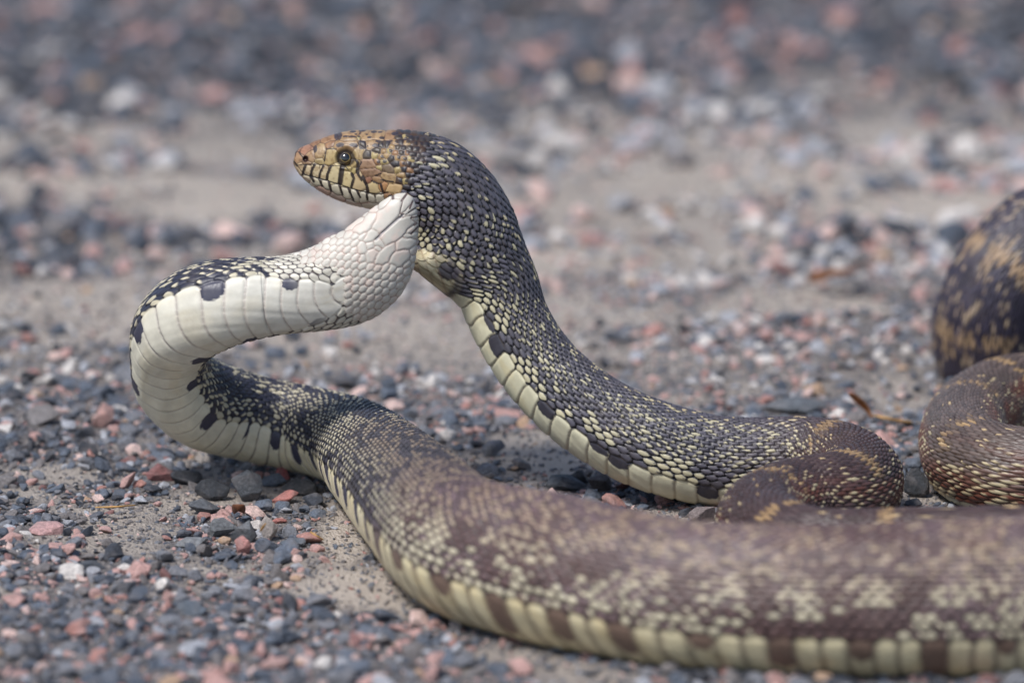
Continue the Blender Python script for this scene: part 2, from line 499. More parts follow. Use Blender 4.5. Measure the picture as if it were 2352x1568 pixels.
# ------------------------------------------------------------------ snakes: spine, frame, skin
def catmull(P, n=40):
    P = np.asarray(P, float)
    Q = np.vstack([2 * P[0] - P[1], P, 2 * P[-1] - P[-2]])
    out = []
    for i in range(1, len(Q) - 2):
        p0, p1, p2, p3 = Q[i - 1:i + 3]
        g = lambda a, b: max(np.linalg.norm((b - a)[:3]) ** 0.5, 1e-5)
        t0 = 0; t1 = g(p0, p1); t2 = t1 + g(p1, p2); t3 = t2 + g(p2, p3)
        for t in np.linspace(t1, t2, n, endpoint=False):
            A1 = (t1 - t) / (t1 - t0) * p0 + (t - t0) / (t1 - t0) * p1
            A2 = (t2 - t) / (t2 - t1) * p1 + (t - t1) / (t2 - t1) * p2
            A3 = (t3 - t) / (t3 - t2) * p2 + (t - t2) / (t3 - t2) * p3
            B1 = (t2 - t) / (t2 - t0) * A1 + (t - t0) / (t2 - t0) * A2
            B2 = (t3 - t) / (t3 - t1) * A2 + (t - t1) / (t3 - t1) * A3
            out.append((t2 - t) / (t2 - t1) * B1 + (t - t1) / (t2 - t1) * B2)
    out.append(Q[-2])
    return np.array(out)


class Spine:
    """rows: (px, py, r_px, y or 'g', (dorsal vector)) on the survey grid, or ('w', x, y, z, r, dorsal) in metres"""

    def __init__(self, rows):
        pts = []
        self.row_i = []
        for r_ in rows:
            if r_[0] == 'w':
                _, x, y, z, rad, D = r_
                pts.append([x, y, z, rad, *D])
            else:
                px, py, rp_, y, D = r_
                if y == 'g':
                    rad = rp_ / 5880
                    for _ in range(4):
                        q = at_z(px, py, rad * .93)
                        rad = rp_ / 14700 * float((q - CAM) @ FWD)
                else:
                    q = at_y(px, py, y)
                    rad = rp_ / 14700 * float((q - CAM) @ FWD)
                pts.append([*q, rad, *D])
        c = catmull(pts)
        seg = np.linalg.norm(np.diff(c[:, :3], axis=0), axis=1)
        self.s = np.concatenate([[0], np.cumsum(seg)])
        self.c = c
        self.ctrl_s = self.s[::40]

    def at(self, s):
        return np.stack([np.interp(s, self.s, self.c[:, k]) for k in range(7)], -1)

    def frames(self, s):
        A = self.at(s)
        e = 0.0025
        T = self.at(s + e)[:, :3] - self.at(np.maximum(s - e, 0))[:, :3]
        tail = s > self.s[-1] - e
        T /= np.linalg.norm(T, axis=1, keepdims=True) + 1e-12
        D = A[:, 4:7]
        D = D - (D * T).sum(1, keepdims=True) * T
        D /= np.linalg.norm(D, axis=1, keepdims=True) + 1e-12
        B = np.cross(T, D)
        return A[:, :3], A[:, 3], T, D, B

    def smooth(self, w=.0035):
        g = np.arange(0, self.s[-1], .0005)
        A = np.stack([np.interp(g, self.s, self.c[:, k]) for k in range(7)], -1)
        n = int(w / .0005); ker = np.exp(-.5 * (np.arange(-3 * n, 3 * n + 1) / n) ** 2); ker /= ker.sum()
        Q = np.stack([np.convolve(np.pad(A[:, k], 3 * n, mode='reflect', reflect_type='odd'), ker, 'valid') for k in range(7)], -1)
        f = sst(.0, .02, g)[:, None]
        self.c = A * (1 - f) + Q * f
        self.s = g
        return self


def mixc(a, b, t):
    t = np.asarray(t)[..., None]
    return a * (1 - t) + b * t


def scale_field(a, b, lu, lv, pw=1.7):
    """quincunx of overlapping scales; a = along (tailwards), b = across in rows. Returns height, u, v, i, j, inside"""
    best = np.full(a.shape, -9.0); U = np.zeros_like(a); V = np.zeros_like(a); I = np.zeros_like(a); J = np.zeros_like(a)
    INS = np.zeros(a.shape)
    j0 = np.floor(b)
    for dj in (0, 1):
        j = j0 + dj
        off = np.where(np.mod(j, 2) == 0, 0.0, 0.5)
        i0 = np.floor(a - off)
        for di in (0, 1):
            i = i0 + di
            ju = (hsh(i, j, 3) - .5) * .10; jv = (hsh(i, j, 4) - .5) * .10
            sz = 1 + (hsh(i, j, 5) - .5) * .12
            uu = a - off - i + ju; vv = b - j + jv
            q = (np.abs(uu / (lu * sz)) ** pw + np.abs(vv / (lv * sz)) ** pw)
            ins = 1 - q
            h = np.where(ins > 0, 0.45 * uu / lu + 0.75 * np.clip(ins, 0, 1) ** 0.55 + 0.12 * np.exp(-(vv / .09) ** 2), -1.0 + ins * .02)
            up = h > best
            best = np.where(up, h, best); U = np.where(up, uu / (lu * sz), U); V = np.where(up, vv / (lv * sz), V)
            I = np.where(up, i, I); J = np.where(up, j, J); INS = np.where(up, ins, INS)
    return best, U, V, I, J, INS


def snake_skin(sp, s, nth, look, seed, NR=53, L0=0.0047, LB=0.0078, PW=.5, LK=((0, 1), (3, 1))):
    C, r, T, D, B = sp.frames(s)
    TH = (np.arange(nth) + .5) / nth * 2 * math.pi - math.pi
    n = len(s)
    S2 = np.repeat(s[:, None], nth, 1); T2 = np.repeat(TH[None], n, 0)
    rq = (np.clip(r, .006, 1) / 0.0165) ** PW
    Lr = L0 * rq * np.interp(s, [.03, .07, .13], [.78, .85, 1.0]) * np.interp(s, [q[0] for q in LK], [q[1] for q in LK])
    ab = np.cumsum(np.diff(s, prepend=s[0]) / (LB * rq))
    ds = np.diff(s, prepend=s[0])
    a1 = np.cumsum(ds / Lr)
    A2 = np.repeat(a1[:, None], nth, 1)
    AB = np.repeat(ab[:, None], nth, 1)
    R2 = np.repeat(r[:, None], nth, 1)
    # wobble so rows are not ruled lines
    A2w = A2 + (vnoise(S2 * 60, T2 * 1.5, seed) - .5) * .35
    tv = look["tv"](s)[:, None]                     # half angle at which the belly plates begin
    x = np.abs(T2) / tv
    xs = np.sign(T2) * (x - 0.135 * x ** 5) / 0.865
    b = xs * (NR / 2)
    lu = np.repeat(look["lu"](s)[:, None], nth, 1); lv = np.repeat(look["lv"](s)[:, None], nth, 1)
    h, U, V, I, J, INS = scale_field(A2w, b, lu, lv)
    inside = sst(0.0, 0.10, INS)
    amp = 0.00058 * (R2 / .0165) ** .5
    Hd = np.where(h > -.5, h, -0.75 + 0 * h) * amp * .95
    xc = np.abs(J) / (NR / 2)                          # 0 back ridge .. 1 belly edge, per scale
    sc_ = np.interp(I.ravel(), a1, s).reshape(I.shape)  # position of the scale along the body
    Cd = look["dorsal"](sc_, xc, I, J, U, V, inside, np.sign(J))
    # belly plates
    bt = (np.abs(T2) - tv * .985) / np.maximum(math.pi - tv, .05)   # 0 edge .. 1 midline
    wav = AB + 0.14 * np.cos(np.clip(bt, 0, 1) * math.pi) + (vnoise(S2 * 200, np.abs(T2) * 3, seed + 2) - .5) * .07
    bi = np.floor(wav); bf = wav - bi
    Hb = (0.10 + 0.55 * bf - .7 * np.exp(-((bf) / .09) ** 2) - .6 * np.exp(-((1 - bf) / .06) ** 2)) * amp * .95
    Hb = Hb - amp * .6 * np.exp(-(np.clip(bt, 0, 9) / .05) ** 2)
    Cb = look["belly"](S2, bt, bi, bf, np.sign(T2))
    # outermost scale row ends in a scalloped line with the plates
    wb = sst(-.012, .012, (x - 1.03) + .055 * (1 - np.abs(2 * bf - 1) ** 3))
    Hh = Hd * (1 - wb) + Hb * wb
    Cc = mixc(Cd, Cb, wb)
    Hh = Hh + (fbm(S2 * 45 + 2.2 * np.sin(T2), 2.2 * np.cos(T2) + 9, seed + 5) - .5) * .0012 * np.clip(R2 / .0165, 0, 1.2)
    return C, r, D, B, T, TH, S2, T2, R2, Hh, Cc, A2


def interp_keys(keys):
    ks = np.array([k[0] for k in keys]); vs = np.array([k[1] for k in keys], float)
    if vs.ndim == 1:
        return lambda s: np.interp(s, ks, vs)
    return lambda s: np.stack([np.interp(s, ks, vs[:, c]) for c in range(vs.shape[1])], -1)


def seg_dist(X, Y, segs):
    """distance of every point to every segment -> nearest, second nearest, index"""
    d1 = np.full(X.shape, 1e9); d2 = np.full(X.shape, 1e9); ix = np.zeros(X.shape, int)
    for k, (x1, y1, x2, y2, w) in enumerate(segs):
        dx, dy = x2 - x1, y2 - y1
        l2 = dx * dx + dy * dy
        t = 0 if l2 < 1e-9 else np.clip(((X - x1) * dx + (Y - y1) * dy) / l2, 0, 1)
        d = np.hypot(X - x1 - t * dx, Y - y1 - t * dy) - w
        n1 = d < d1
        d2 = np.where(n1, d1, np.minimum(d2, d)); ix = np.where(n1, k, ix); d1 = np.where(n1, d, d1)
    return d1, d2, ix


def poly_dist(X, Y, pts):
    d = np.full(X.shape, 1e9)
    for (x1, y1), (x2, y2) in zip(pts[:-1], pts[1:]):
        dx, dy = x2 - x1, y2 - y1
        t = np.clip(((X - x1) * dx + (Y - y1) * dy) / (dx * dx + dy * dy + 1e-9), 0, 1)
        d = np.minimum(d, np.hypot(X - x1 - t * dx, Y - y1 - t * dy))
    return d


def head_plane(P):
    """flat side-plan coordinates of a head (1 unit = 0.0408 mm), used as the plan on which plates were surveyed"""
    q = P - LOOK
    gx_ = q[..., 0] * 5880 + 1176
    gy_ = 784 - (q @ UPV) * 5880
    return (gx_ - 611.5) / .24, (gy_ - 263.4) / .24


# ================================================================== dark biting snake (upper head)
UP = (0, 0, 1)
rowsA = [
    (674, 362, 10, .004, (0, .05, 1)), (682, 363, 22, .004, (0, .05, 1)), (700, 368, 37, .004, (.05, .05, 1)), (740, 376, 61, .003, (.05, .05, 1)),
    (800, 383, 83, .002, (.05, .05, 1)), (860, 390, 89, .001, (.06, .08, 1)), (930, 398, 99, 0, (.15, .12, 1)),
    (985, 422, 111, 0, (.4, .2, .9)), (1046, 482, 115, 0, (.6, .2, .75)), (1077, 552, 118, 0, (.8, .25, .5)),
    (1112, 612, 106, -.001, (.9, .3, .35)), (1142, 658, 95, -.002, (.93, .36, .3)), (1166, 730, 90, -.004, (.9, .36, .4)),
    (1240, 848, 92, -.008, (.75, .36, .6)), (1355, 952, 97, -.014, (.55, .36, .75)), (1500, 1026, 104, -.018, (.4, .33, .85)),
    (1670, 1062, 104, 'g', (.1, .3, .93)), (1850, 1062, 105, 'g', (0, .25, .95)), (1940, 1078, 106, 'g', (0, .05, 1)), (1974, 1112, 106, 'g', (0, 0, 1)),
    (1925, 1145, 107, 'g', (0, .05, 1)), (1830, 1160, 108, 'g', (-.1, .1, 1)), (1758, 1190, 110, 'g', (-.15, 0, 1)), (1762, 1235, 112, 'g', (0, -.1, 1)),
    (1860, 1275, 112, 'g', (0, 0, 1)), (2100, 1280, 112, 'g', (0, 0, 1)),
    ('w', .30, -.165, .02, .020, UP), ('w', .40, -.15, .02, .020, UP), ('w', .44, -.09, .02, .02, UP), ('w', .36, -.045, .02, .019, UP),
    (2480, 1088, 106, 'g', (0, -.15, 1)), (2340, 1088, 106, 'g', (0, -.1, 1)), (2240, 1062, 106, 'g', (-.1, 0, 1)), (2214, 1010, 106, 'g', (-.2, 0, 1)),
    (2245, 955, 106, 'g', (-.1, .1, 1)), (2330, 922, 106, 'g', (0, .1, 1)), (2460, 912, 104, 'g', (0, .1, 1)),
    ('w', .34, .085, .018, .017, UP), ('w', .46, .06, .016, .0155, UP), ('w', .60, .10, .012, .011, UP), ('w', .72, .04, .007, .006, UP), ('w', .84, .06, .003, .0022, UP), ('w', .87, .07, .002, .0008, UP)]
spA = Spine(rowsA)
csA = spA.ctrl_s
spA.smooth()
S_coil = csA[17]; S_off = csA[25]; S_rc = csA[30]; S_rc2 = csA[36]
sA = np.concatenate([np.arange(.0003, .065, .00028), np.arange(.065, csA[16], .00039), np.arange(csA[16], csA[21], .0005), np.arange(csA[21], S_off, .0009),
                     np.arange(S_off, S_rc, .004), np.arange(S_rc, S_rc2, .0007), np.arange(S_rc2, spA.s[-1], .002)])
NTH = 304
cream = lin(190, 182, 150); ivory = lin(222, 218, 196); dark = lin(80, 77, 85); black = lin(10, 9, 11)
tan = lin(196, 160, 110); redb = lin(104, 58, 42); brown = lin(74, 58, 57)


rqA = (np.clip(spA.at(sA)[:, 3], .006, 1) / .0165) ** .5
ABA = np.cumsum(np.diff(sA, prepend=sA[0]) / (.0078 * rqA))


def spot_of(U, V, h2, h3, full):
    """pale hind part of a scale inside a thin dark rim, its front edge slanting either way"""
    inner_ = 1 - (np.abs(U / .90) ** 1.8 + np.abs(V / .84) ** 1.8)
    slant = (h3 - .5) * 2.4
    t_ = np.where(full, -1.4, -.34 + .80 * h2)
    edge = U * 1.0 + slant * V - t_ + .35 * (np.abs(V) ** 2) * -1
    return sst(0, .28, inner_) * sst(-.08, .18, edge)


def dorsalA(s, xc, I, J, U, V, ins, side):
    ins_raw = 1 - (np.abs(U) ** 1.7 + np.abs(V) ** 1.7)
    h = hsh(I, J, 11); h2 = hsh(I, J, 12); h3 = hsh(I, J, 13)
    coil = sst(S_coil - .05, S_coil + .035, s)
    rc = sst(S_rc - .05, S_rc, s)
    base = mixc(np.broadcast_to(dark, s.shape + (3,)), np.broadcast_to(brown, s.shape + (3,)), coil)
    base = mixc(base, np.broadcast_to(lin(98, 84, 76), s.shape + (3,)), rc * .8)
    base = base * (0.70 + .50 * h3)[..., None]
    # reddish flanks in the coils
    fl = coil * sst(.25, .6, xc) * sst(.35, .65, fbm(s * 30, xc * 4 + side * 7, 77)) * .85
    base = mixc(base, np.broadcast_to(redb, s.shape + (3,)), fl)
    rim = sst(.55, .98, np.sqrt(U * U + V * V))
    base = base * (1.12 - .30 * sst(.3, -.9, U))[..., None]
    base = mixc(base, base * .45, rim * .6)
    # pale saddle gaps across the back
    per = .048
    ph = np.mod(s / per + .12 * np.sin(s * 60), 1)
    band = coil * (1 - sst(.02, .07, np.abs(ph - .5) + (h - .5) * .05)) * (1 - sst(.42, .62, xc + (h2 - .5) * .15))
    # chance of a pale spot on a scale
    pn = np.interp(xc, [0, .15, .32, .6, .8, .95], [.10, .20, .50, .60, .78, 1.1])
    pc = np.interp(xc, [0, .3, .5, .75, .95], [.03, .06, .35, .5, .8])
    clump = fbm(s * 55, xc * 9 + side * 13, 41)
    pl = (pn * (1 - coil) + pc * coil) * np.interp(clump, [.25, .45, .6, .8], [.25, .8, 1.35, 1.7])
    pl = pl * np.interp(s, [csA[6], csA[8], csA[9]], [.35, .5, 1.0])
    nb = np.mod(np.floor(np.interp(s, sA, ABA) ) + np.where(side > 0, 1, 0), 4) == 1
    pl = np.where(nb & (xc > .84 + .06 * h3), .0, pl)
    neck0 = sst(.066, .05, s)
    pl = np.maximum(pl, neck0 * .45 * (xc < .9))
    lit = h < pl
    full = (h2 < .12 + .8 * sst(.82, .95, xc))
    cx_ = (h3 - .5) * .5
    spot = spot_of(U, V, h2, h3, full) * lit
    fleck = sst(.0, .4, 1 - ((U - .55) / .25) ** 2 - ((V - cx_) / .18) ** 2) * (hsh(I, J, 15) < .22)
    cr = mixc(np.broadcast_to(cream, s.shape + (3,)), np.broadcast_to(tan, s.shape + (3,)), np.clip(coil * .35 + sst(.5, .1, xc) * .35 + .2 * (h2 - .5), 0, 1))
    cr = cr * (.85 + .25 * h2)[..., None]
    base = mixc(base, np.broadcast_to(lin(128, 122, 118), s.shape + (3,)), .5 * sst(.16, .08, ins_raw) * (U > 0) * (1 - coil))
    c = mixc(base, cr, spot * (1 - .8 * fleck))
    c = mixc(c, np.broadcast_to(tan, s.shape + (3,)) * (.55 + .4 * h3)[..., None], band * .7 * (h2 < .8))
    skin = mixc(np.broadcast_to(black, s.shape + (3,)), np.broadcast_to(lin(92, 54, 42), s.shape + (3,)), np.clip(fl * .8 + coil * .25, 0, 1))
    skin = mixc(skin, np.broadcast_to(lin(96, 80, 56), s.shape + (3,)), rc * .4 * sst(.3, .7, xc))
    return mixc(skin, c, ins)


def bellyA(S2, bt, bi, bf, side):
    grp = np.floor(bi / 3.0 + side * .17)
    hb = hsh(grp, side, 61); w = hsh(bi, side, 62)
    base = np.broadcast_to(lin(214, 208, 178), S2.shape + (3,)) * (1 + .10 * (fbm(S2 * 150, bt * 6, 8) - .5))[..., None]
    base = mixc(base, np.broadcast_to(lin(200, 184, 138), S2.shape + (3,)), .45 * sst(.5, .85, fbm(S2 * 90, bt * 3, 18)))
    m3 = np.mod(bi + np.where(side > 0, 1, 0), 4)
    dep = np.where(m3 == 1, .40, np.where((m3 == 0) & (w < .5), .24, -.1)) + (w - .5) * .14
    edge = dep + (vnoise(S2 * 900, bt * 30, 4) - .5) * .05 - .35 * np.abs(bf - .5) ** 2
    blot = sst(.02, -.02, bt - edge)
    c = mixc(base, np.broadcast_to(lin(62, 60, 68), S2.shape + (3,)), blot)
    gap = np.exp(-(np.minimum(bf, 1 - bf) / .05) ** 2)
    c = mixc(c, np.broadcast_to(lin(160, 140, 116), S2.shape + (3,)), gap * .6 * (1 - blot))
    c = mixc(c, np.broadcast_to(lin(70, 60, 50), S2.shape + (3,)), .7 * np.exp(-(np.clip(bt, 0, 9) / .02) ** 2))
    return c


lookA = {"tv": lambda s: np.interp(s, [0, .05, csA[9], csA[10], csA[11], csA[12]], [3.0, 3.0, 3.0, 3.0, 2.5, 2.27]), "lu": interp_keys([(0, .50), (.30, .51), (.5, .53), (3, .53)]),
         "lv": interp_keys([(0, .55), (.30, .57), (.5, .60), (3, .60)]), "dorsal": dorsalA, "belly": bellyA}
C, r, D, B, T, TH, S2, T2, R2, H, CC, A2 = snake_skin(spA, sA, NTH, lookA, 3)
# head cross sections: narrower snout, flat crown
s_eye = csA[4]
wr = np.interp(sA, [0, csA[2], csA[3], csA[4], csA[5], csA[6], csA[7], csA[8]], [1.1, .95, .80, .74, .86, 1.02, 1.0, .95])
ex = np.interp(sA, [0, csA[3], csA[6], csA[8]], [2.0, 2.35, 2.3, 2.0])
ct, st_ = np.cos(T2), np.sin(T2)
k = (np.abs(ct) ** ex[:, None] + np.abs(st_) ** ex[:, None]) ** (-1 / ex[:, None])
Rt = R2 * k
P = C[:, None] + (Rt * ct)[..., None] * D[:, None] + (Rt * st_ * wr[:, None])[..., None] * B[:, None]
Nn = ct[..., None] * D[:, None] + st_[..., None] * B[:, None]
# brow ridge and jaw muscle
cxh, cyh = head_plane(P)
nearside = 1.0
brow = np.exp(-(((S2 - s_eye) / .0045) ** 2)) * np.exp(-((np.abs(T2) - .72) / .28) ** 2) * .0009
# ---- head plates
CR = lambda *c: lin(*c)
HS = [  # x1 y1 x2 y2 weight colour
    (262, 410, 268, 380, 8, (176, 128, 92)), (305, 440, 325, 400, 8, (196, 160, 118)), (360, 350, 410, 330, 14, (190, 140, 110)), (330, 345, 345, 335, 4, (180, 132, 98)),
    (440, 430, 445, 400, 12, (206, 168, 122)), (400, 478, 420, 480, 0, (190, 150, 110)), (520, 465, 545, 468, 4, (208, 180, 120)), (515, 390, 545, 330, 18, (208, 170, 116)),
    (450, 275, 500, 255, 14, (178, 130, 88)), (560, 255, 640, 240, 14, (186, 136, 90)), (600, 320, 640, 290, 8, (182, 130, 86)), (615, 450, 640, 385, 26, (210, 176, 112)),
    (700, 320, 860, 310, 20, (192, 150, 100)), (760, 180, 860, 200, 30, (204, 160, 110)), (760, 260, 850, 255, 14, (196, 156, 106)), (890, 410, 900, 360, 14, (206, 170, 110)),
    (950, 215, 1100, 200, 36, (200, 158, 108)), (1000, 296, 1050, 290, 12, (190, 148, 98)), (1180, 215, 1200, 210, 22, (186, 140, 96)),
    (845, 500, 870, 480, 12, (200, 168, 104)), (800, 532, 815, 535, 8, (204, 176, 108)), (852, 545, 860, 555, 8, (204, 176, 108)),
    (955, 505, 1020, 500, 20, (176, 132, 96)), (960, 565, 1070, 570, 20, (172, 128, 92)), (1060, 628, 1100, 650, 10, (186, 140, 92)), (1150, 610, 1210, 640, 16, (200, 160, 108)),
    (1120, 700, 1150, 700, 14, (192, 140, 88)), (1190, 720, 1270, 725, 14, (204, 170, 118)), (1150, 530, 1190, 545, 8, (120, 100, 76)),
    # upper lip
    (335, 510, 350, 545, 6, (206, 180, 140)), (405, 520, 420, 580, 14, (212, 190, 150)), (490, 520, 500, 590, 14, (214, 194, 152)), (565, 530, 570, 600, 14, (214, 194, 152)),
    (660, 540, 665, 640, 20, (216, 198, 150)), (790, 590, 790, 680, 18, (214, 194, 140)), (900, 600, 895, 700, 22, (212, 186, 138)), (1040, 690, 1045, 740, 26, (208, 184, 132)), (1000, 640, 1010, 650, 6, (160, 110, 80)),
    # lower lip
    (400, 600, 415, 605, 4, (206, 190, 160)), (480, 640, 510, 660, 8, (214, 204, 176)), (575, 670, 600, 700, 8, (218, 208, 182)), (670, 705, 695, 740, 10, (218, 208, 182)),
    (770, 740, 790, 775, 10, (220, 210, 186)), (860, 770, 875, 810, 10, (220, 212, 190)), (940, 790, 950, 830, 10, (220, 212, 190)), (1020, 800, 1030, 820, 10, (220, 212, 190)), (1090, 800, 1100, 830, 10, (220, 212, 190)),
    # chin
    (520, 720, 600, 760, 8, (206, 170, 150)), (640, 790, 740, 840, 12, (212, 186, 170)), (780, 860, 900, 900, 14, (216, 204, 190)), (960, 880, 1080, 900, 14, (216, 206, 186)),
]
rr = random.Random(4)
auto = []
# pebbled scales behind the eye
for gxx in range(900, 1720, 58):
    for gyy in range(140, 1000, 52):
        x_ = gxx + rr.uniform(-13, 13) + (29 if ((gyy - 140) // 52) % 2 else 0); y_ = gyy + rr.uniform(-10, 10) + (gxx - 900) * .10
        if all(math.hypot(x_ - (q[0] + q[2]) / 2, y_ - (q[1] + q[3]) / 2) > 62 + q[4] for q in HS):
            d_ = rr.random()
            fade = min(max((x_ - 1200) / 380, 0), 1)
            if rr.random() < fade * 1.1:
                c_ = (64, 56, 58) if rr.random() > .3 else (92, 66, 50)
            else:
                c_ = random.Random(rr.random()).choice([(196, 156, 100), (186, 144, 92), (178, 128, 82), (204, 176, 112), (84, 70, 56)])
            auto.append((x_ - 12, y_, x_ + 12, y_ + 3, 0, c_))
HS2 = HS + auto
dd1, dd2, ix = np.full(P.shape[:2], 1e9), np.full(P.shape[:2], 1e9), np.zeros(P.shape[:2], int)
nh = int(np.searchsorted(sA, csA[9]))
X_, Y_ = cxh[:nh], cyh[:nh]
d1, d2, ixh = seg_dist(X_, Y_, [q[:5] for q in HS2])
cols = np.array([lin(*q[5]) for q in HS2])
hc = cols[ixh]
jit = hsh(ixh, ixh * 0, 5)
lum_ = hc.mean(-1, keepdims=True)
lipm = ((ixh >= 26) & (ixh < 26 + 21) | (ixh >= len(HS) - 4) & (ixh < len(HS)))[..., None]
hc = (lum_ + (hc - lum_) * .88) * np.where(lipm, np.array([.80, .78, .74]), np.array([.58, .60, .58]))
hc = hc * (.9 + .25 * fbm(X_ / 60, Y_ / 60, 6))[..., None]
isauto = ixh >= len(HS)
# dark hind tips on the pebbled scales
cen = np.array([((q[0] + q[2]) / 2, (q[1] + q[3]) / 2) for q in HS2])
ux = X_ - cen[ixh][..., 0]; uy = Y_ - cen[ixh][..., 1]
tipd = sst(0, .3, 1 - ((ux - 16) / 24) ** 2 - ((uy + 4) / 19) ** 2) * isauto * (jit < .6)
hc = mixc(hc, np.broadcast_to(lin(44, 40, 46), hc.shape), tipd * .9)
SPOTS = [(700, 225, 40, 50), (722, 318, 42, 22), (840, 186, 30, 14), (835, 243, 44, 13), (772, 238, 26, 14), (852, 322, 44, 18), (930, 172, 36, 12), (1045, 150, 34, 12), (1040, 188, 30, 12),
         (1084, 278, 28, 14), (932, 284, 34, 13), (1000, 242, 22, 12), (1120, 246, 28, 14), (1242, 206, 36, 18), (930, 340, 30, 18), (1060, 318, 36, 18), (1190, 280, 34, 14), (1140, 160, 44, 12),
         (484, 345, 20, 38), (455, 262, 44, 12), (975, 215, 14, 8), (900, 240, 16, 9), (1100, 190, 22, 10), (870, 215, 16, 9), (1310, 170, 24, 10), (1350, 260, 26, 16), (735, 165, 34, 10), (1000, 130, 60, 8)]
sp_m = np.zeros(X_.shape)
wob = (fbm(X_ / 14, Y_ / 14, 15) - .5) * .7
for (x0, y0, a_, b_) in SPOTS:
    sp_m = np.maximum(sp_m, sst(-.12, .18, 1 - ((X_ - x0) / a_) ** 2 - ((Y_ - y0) / b_) ** 2 + wob))
hc = mixc(hc, np.broadcast_to(lin(46, 44, 56), hc.shape), sp_m * .9)
hc = mixc(hc, hc * np.array([.62, .55, .50]), (.75 * sst(.5, .68, fbm(X_ / 26, Y_ / 26, 87)) * (Y_ < 640))[..., None][..., 0])
groove = sst(8, 2.0, d2 - d1)
hc = mixc(hc, np.broadcast_to(lin(58, 38, 32), hc.shape), groove * .88)
BARS = [([(340, 300), (285, 380), (262, 440), (310, 500)], 9), ([(325, 370), (355, 410), (380, 440)], 6), ([(310, 495), (360, 488), (480, 487), (600, 500), (700, 505), (770, 510), (800, 540)], 5),
        ([(395, 495), (370, 550), (365, 580)], 15), ([(480, 490), (450, 550), (440, 605)], 14), ([(565, 500), (535, 560), (520, 625)], 13), ([(635, 510), (605, 575), (595, 635)], 14), ([(745, 515), (735, 570), (722, 660)], 27),
        ([(835, 580), (855, 625), (830, 700)], 15), ([(940, 610), (980, 700), (990, 760)], 16), ([(1110, 680), (1130, 745)], 12), ([(590, 340), (580, 400), (575, 460)], 6), ([(860, 440), (895, 480), (880, 560), (930, 640)], 13),
        ([(690, 350), (600, 345)], 5), ([(450, 610), (470, 645)], 12), ([(530, 635), (550, 690)], 12), ([(615, 655), (635, 735)], 13), ([(715, 690), (745, 770)], 12), ([(795, 710), (835, 790), (850, 830)], 11), ([(880, 735), (915, 800)], 11), ([(975, 765), (982, 820)], 12), ([(1050, 775), (1058, 800)], 8),
        ([(890, 290), (920, 350), (990, 320)], 6), ([(905, 590), (900, 530), (930, 470)], 7), ([(1060, 600), (1115, 580)], 7), ([(1115, 640), (1230, 660)], 8), ([(1020, 650), (1100, 680)], 7)]
bm_ = np.zeros(X_.shape)
for pts, w in BARS:
    bm_ = np.maximum(bm_, sst(w * 1.12, w * .78, poly_dist(X_, Y_, pts) + (fbm(X_ / 12, Y_ / 12, 25) - .5) * 6))
hc = mixc(hc, np.broadcast_to(lin(34, 24, 24), hc.shape), bm_ * .97)
mouth = [(312, 500), (372, 588), (460, 606), (560, 635), (700, 678), (850, 728), (1000, 766), (1110, 778), (1180, 760)]
md_ = poly_dist(X_, Y_, mouth)
hc = mixc(hc, np.broadcast_to(lin(62, 40, 36), hc.shape), sst(6, 2, md_) * .8)
chinl = [(360, 600), (430, 640), (520, 715), (600, 770), (700, 810), (860, 860), (1000, 850)]
hc = mixc(hc, np.broadcast_to(lin(150, 100, 88), hc.shape), sst(7, 2, poly_dist(X_, Y_, chinl)) * .6)
nd_ = np.hypot((X_ - 390) / 1.0, (Y_ - 437) / 1.1)
hc = mixc(hc, np.broadcast_to(lin(38, 12, 12), hc.shape), sst(36, 24, nd_))
# blush on the snout
hc = mixc(hc, hc * np.array([1.0, .80, .70]), sst(620, 300, X_) * sst(500, 440, Y_) * .7)
ed = np.hypot(X_ - 775, (Y_ - 432) * 1.08)
hc = mixc(hc, np.broadcast_to(lin(24, 18, 18), hc.shape), sst(100, 80, ed) * .9)
hh = (np.clip((d2 - d1) / 30, 0, 1) ** .6 * .00032) - sst(9, 0, md_) * .0006 - sst(28, 12, nd_) * .0016 - sst(112, 60, ed) * .0012 + sst(140, 112, ed) * sst(86, 110, ed) * .0003
hh = np.where(isauto, hh * 1.6, hh)
# where the plates end, the ordinary scale rows take over
wob2 = (hsh(ixh, ixh * 0 + 1, 9) - .5) * 140
ctr = cen[ixh]
lim = 1480 + wob2 - .28 * (ctr[..., 1] - 500)
plates = (ctr[..., 0] < lim)
plates = plates | (np.abs(T2[:nh]) > 2.2) & (X_ < 1150)
CC[:nh] = np.where(plates[..., None], hc, CC[:nh])
H[:nh] = np.where(plates, hh, H[:nh])
H = H + brow
Hs = H * sst(0, .006, S2) 
P = P + Nn * Hs[..., None]
# skin of the neck dragged out into the other snake's mouth
tipf = at_y(940, 601, -.017)
src = at_y(1032, 612, -.004)
d0 = np.linalg.norm(P - src, axis=-1)
i0 = np.unravel_index(np.argmin(d0), d0.shape)
ds_ = S2 - sA[i0[0]]; dth = (T2 - TH[i0[1]] + math.pi) % (2 * math.pi) - math.pi
w1 = np.exp(-(np.abs(ds_) / .0072) ** 2.4 - (np.abs(dth) / .5) ** 2)
w2 = np.exp(-((ds_ + .004) / .014) ** 2 - (dth / .8) ** 2)
P = P + (w1 ** 1.15)[..., None] * (tipf - P[i0]) * .86 + w2[..., None] * (tipf - P[i0]) * .14
ww = sst(.12, .4, w1)
CC = np.where((ww > .5)[..., None] & (CC.mean(-1) > .2)[..., None], CC, CC)
pk = sst(.06, .16, w1)
lobes = .82 + .18 * np.clip(np.cos(dth * 16), -1, 1) * (w1 < .93)
CC = mixc(CC, lin(212, 198, 160) * lobes[..., None], pk * .95)
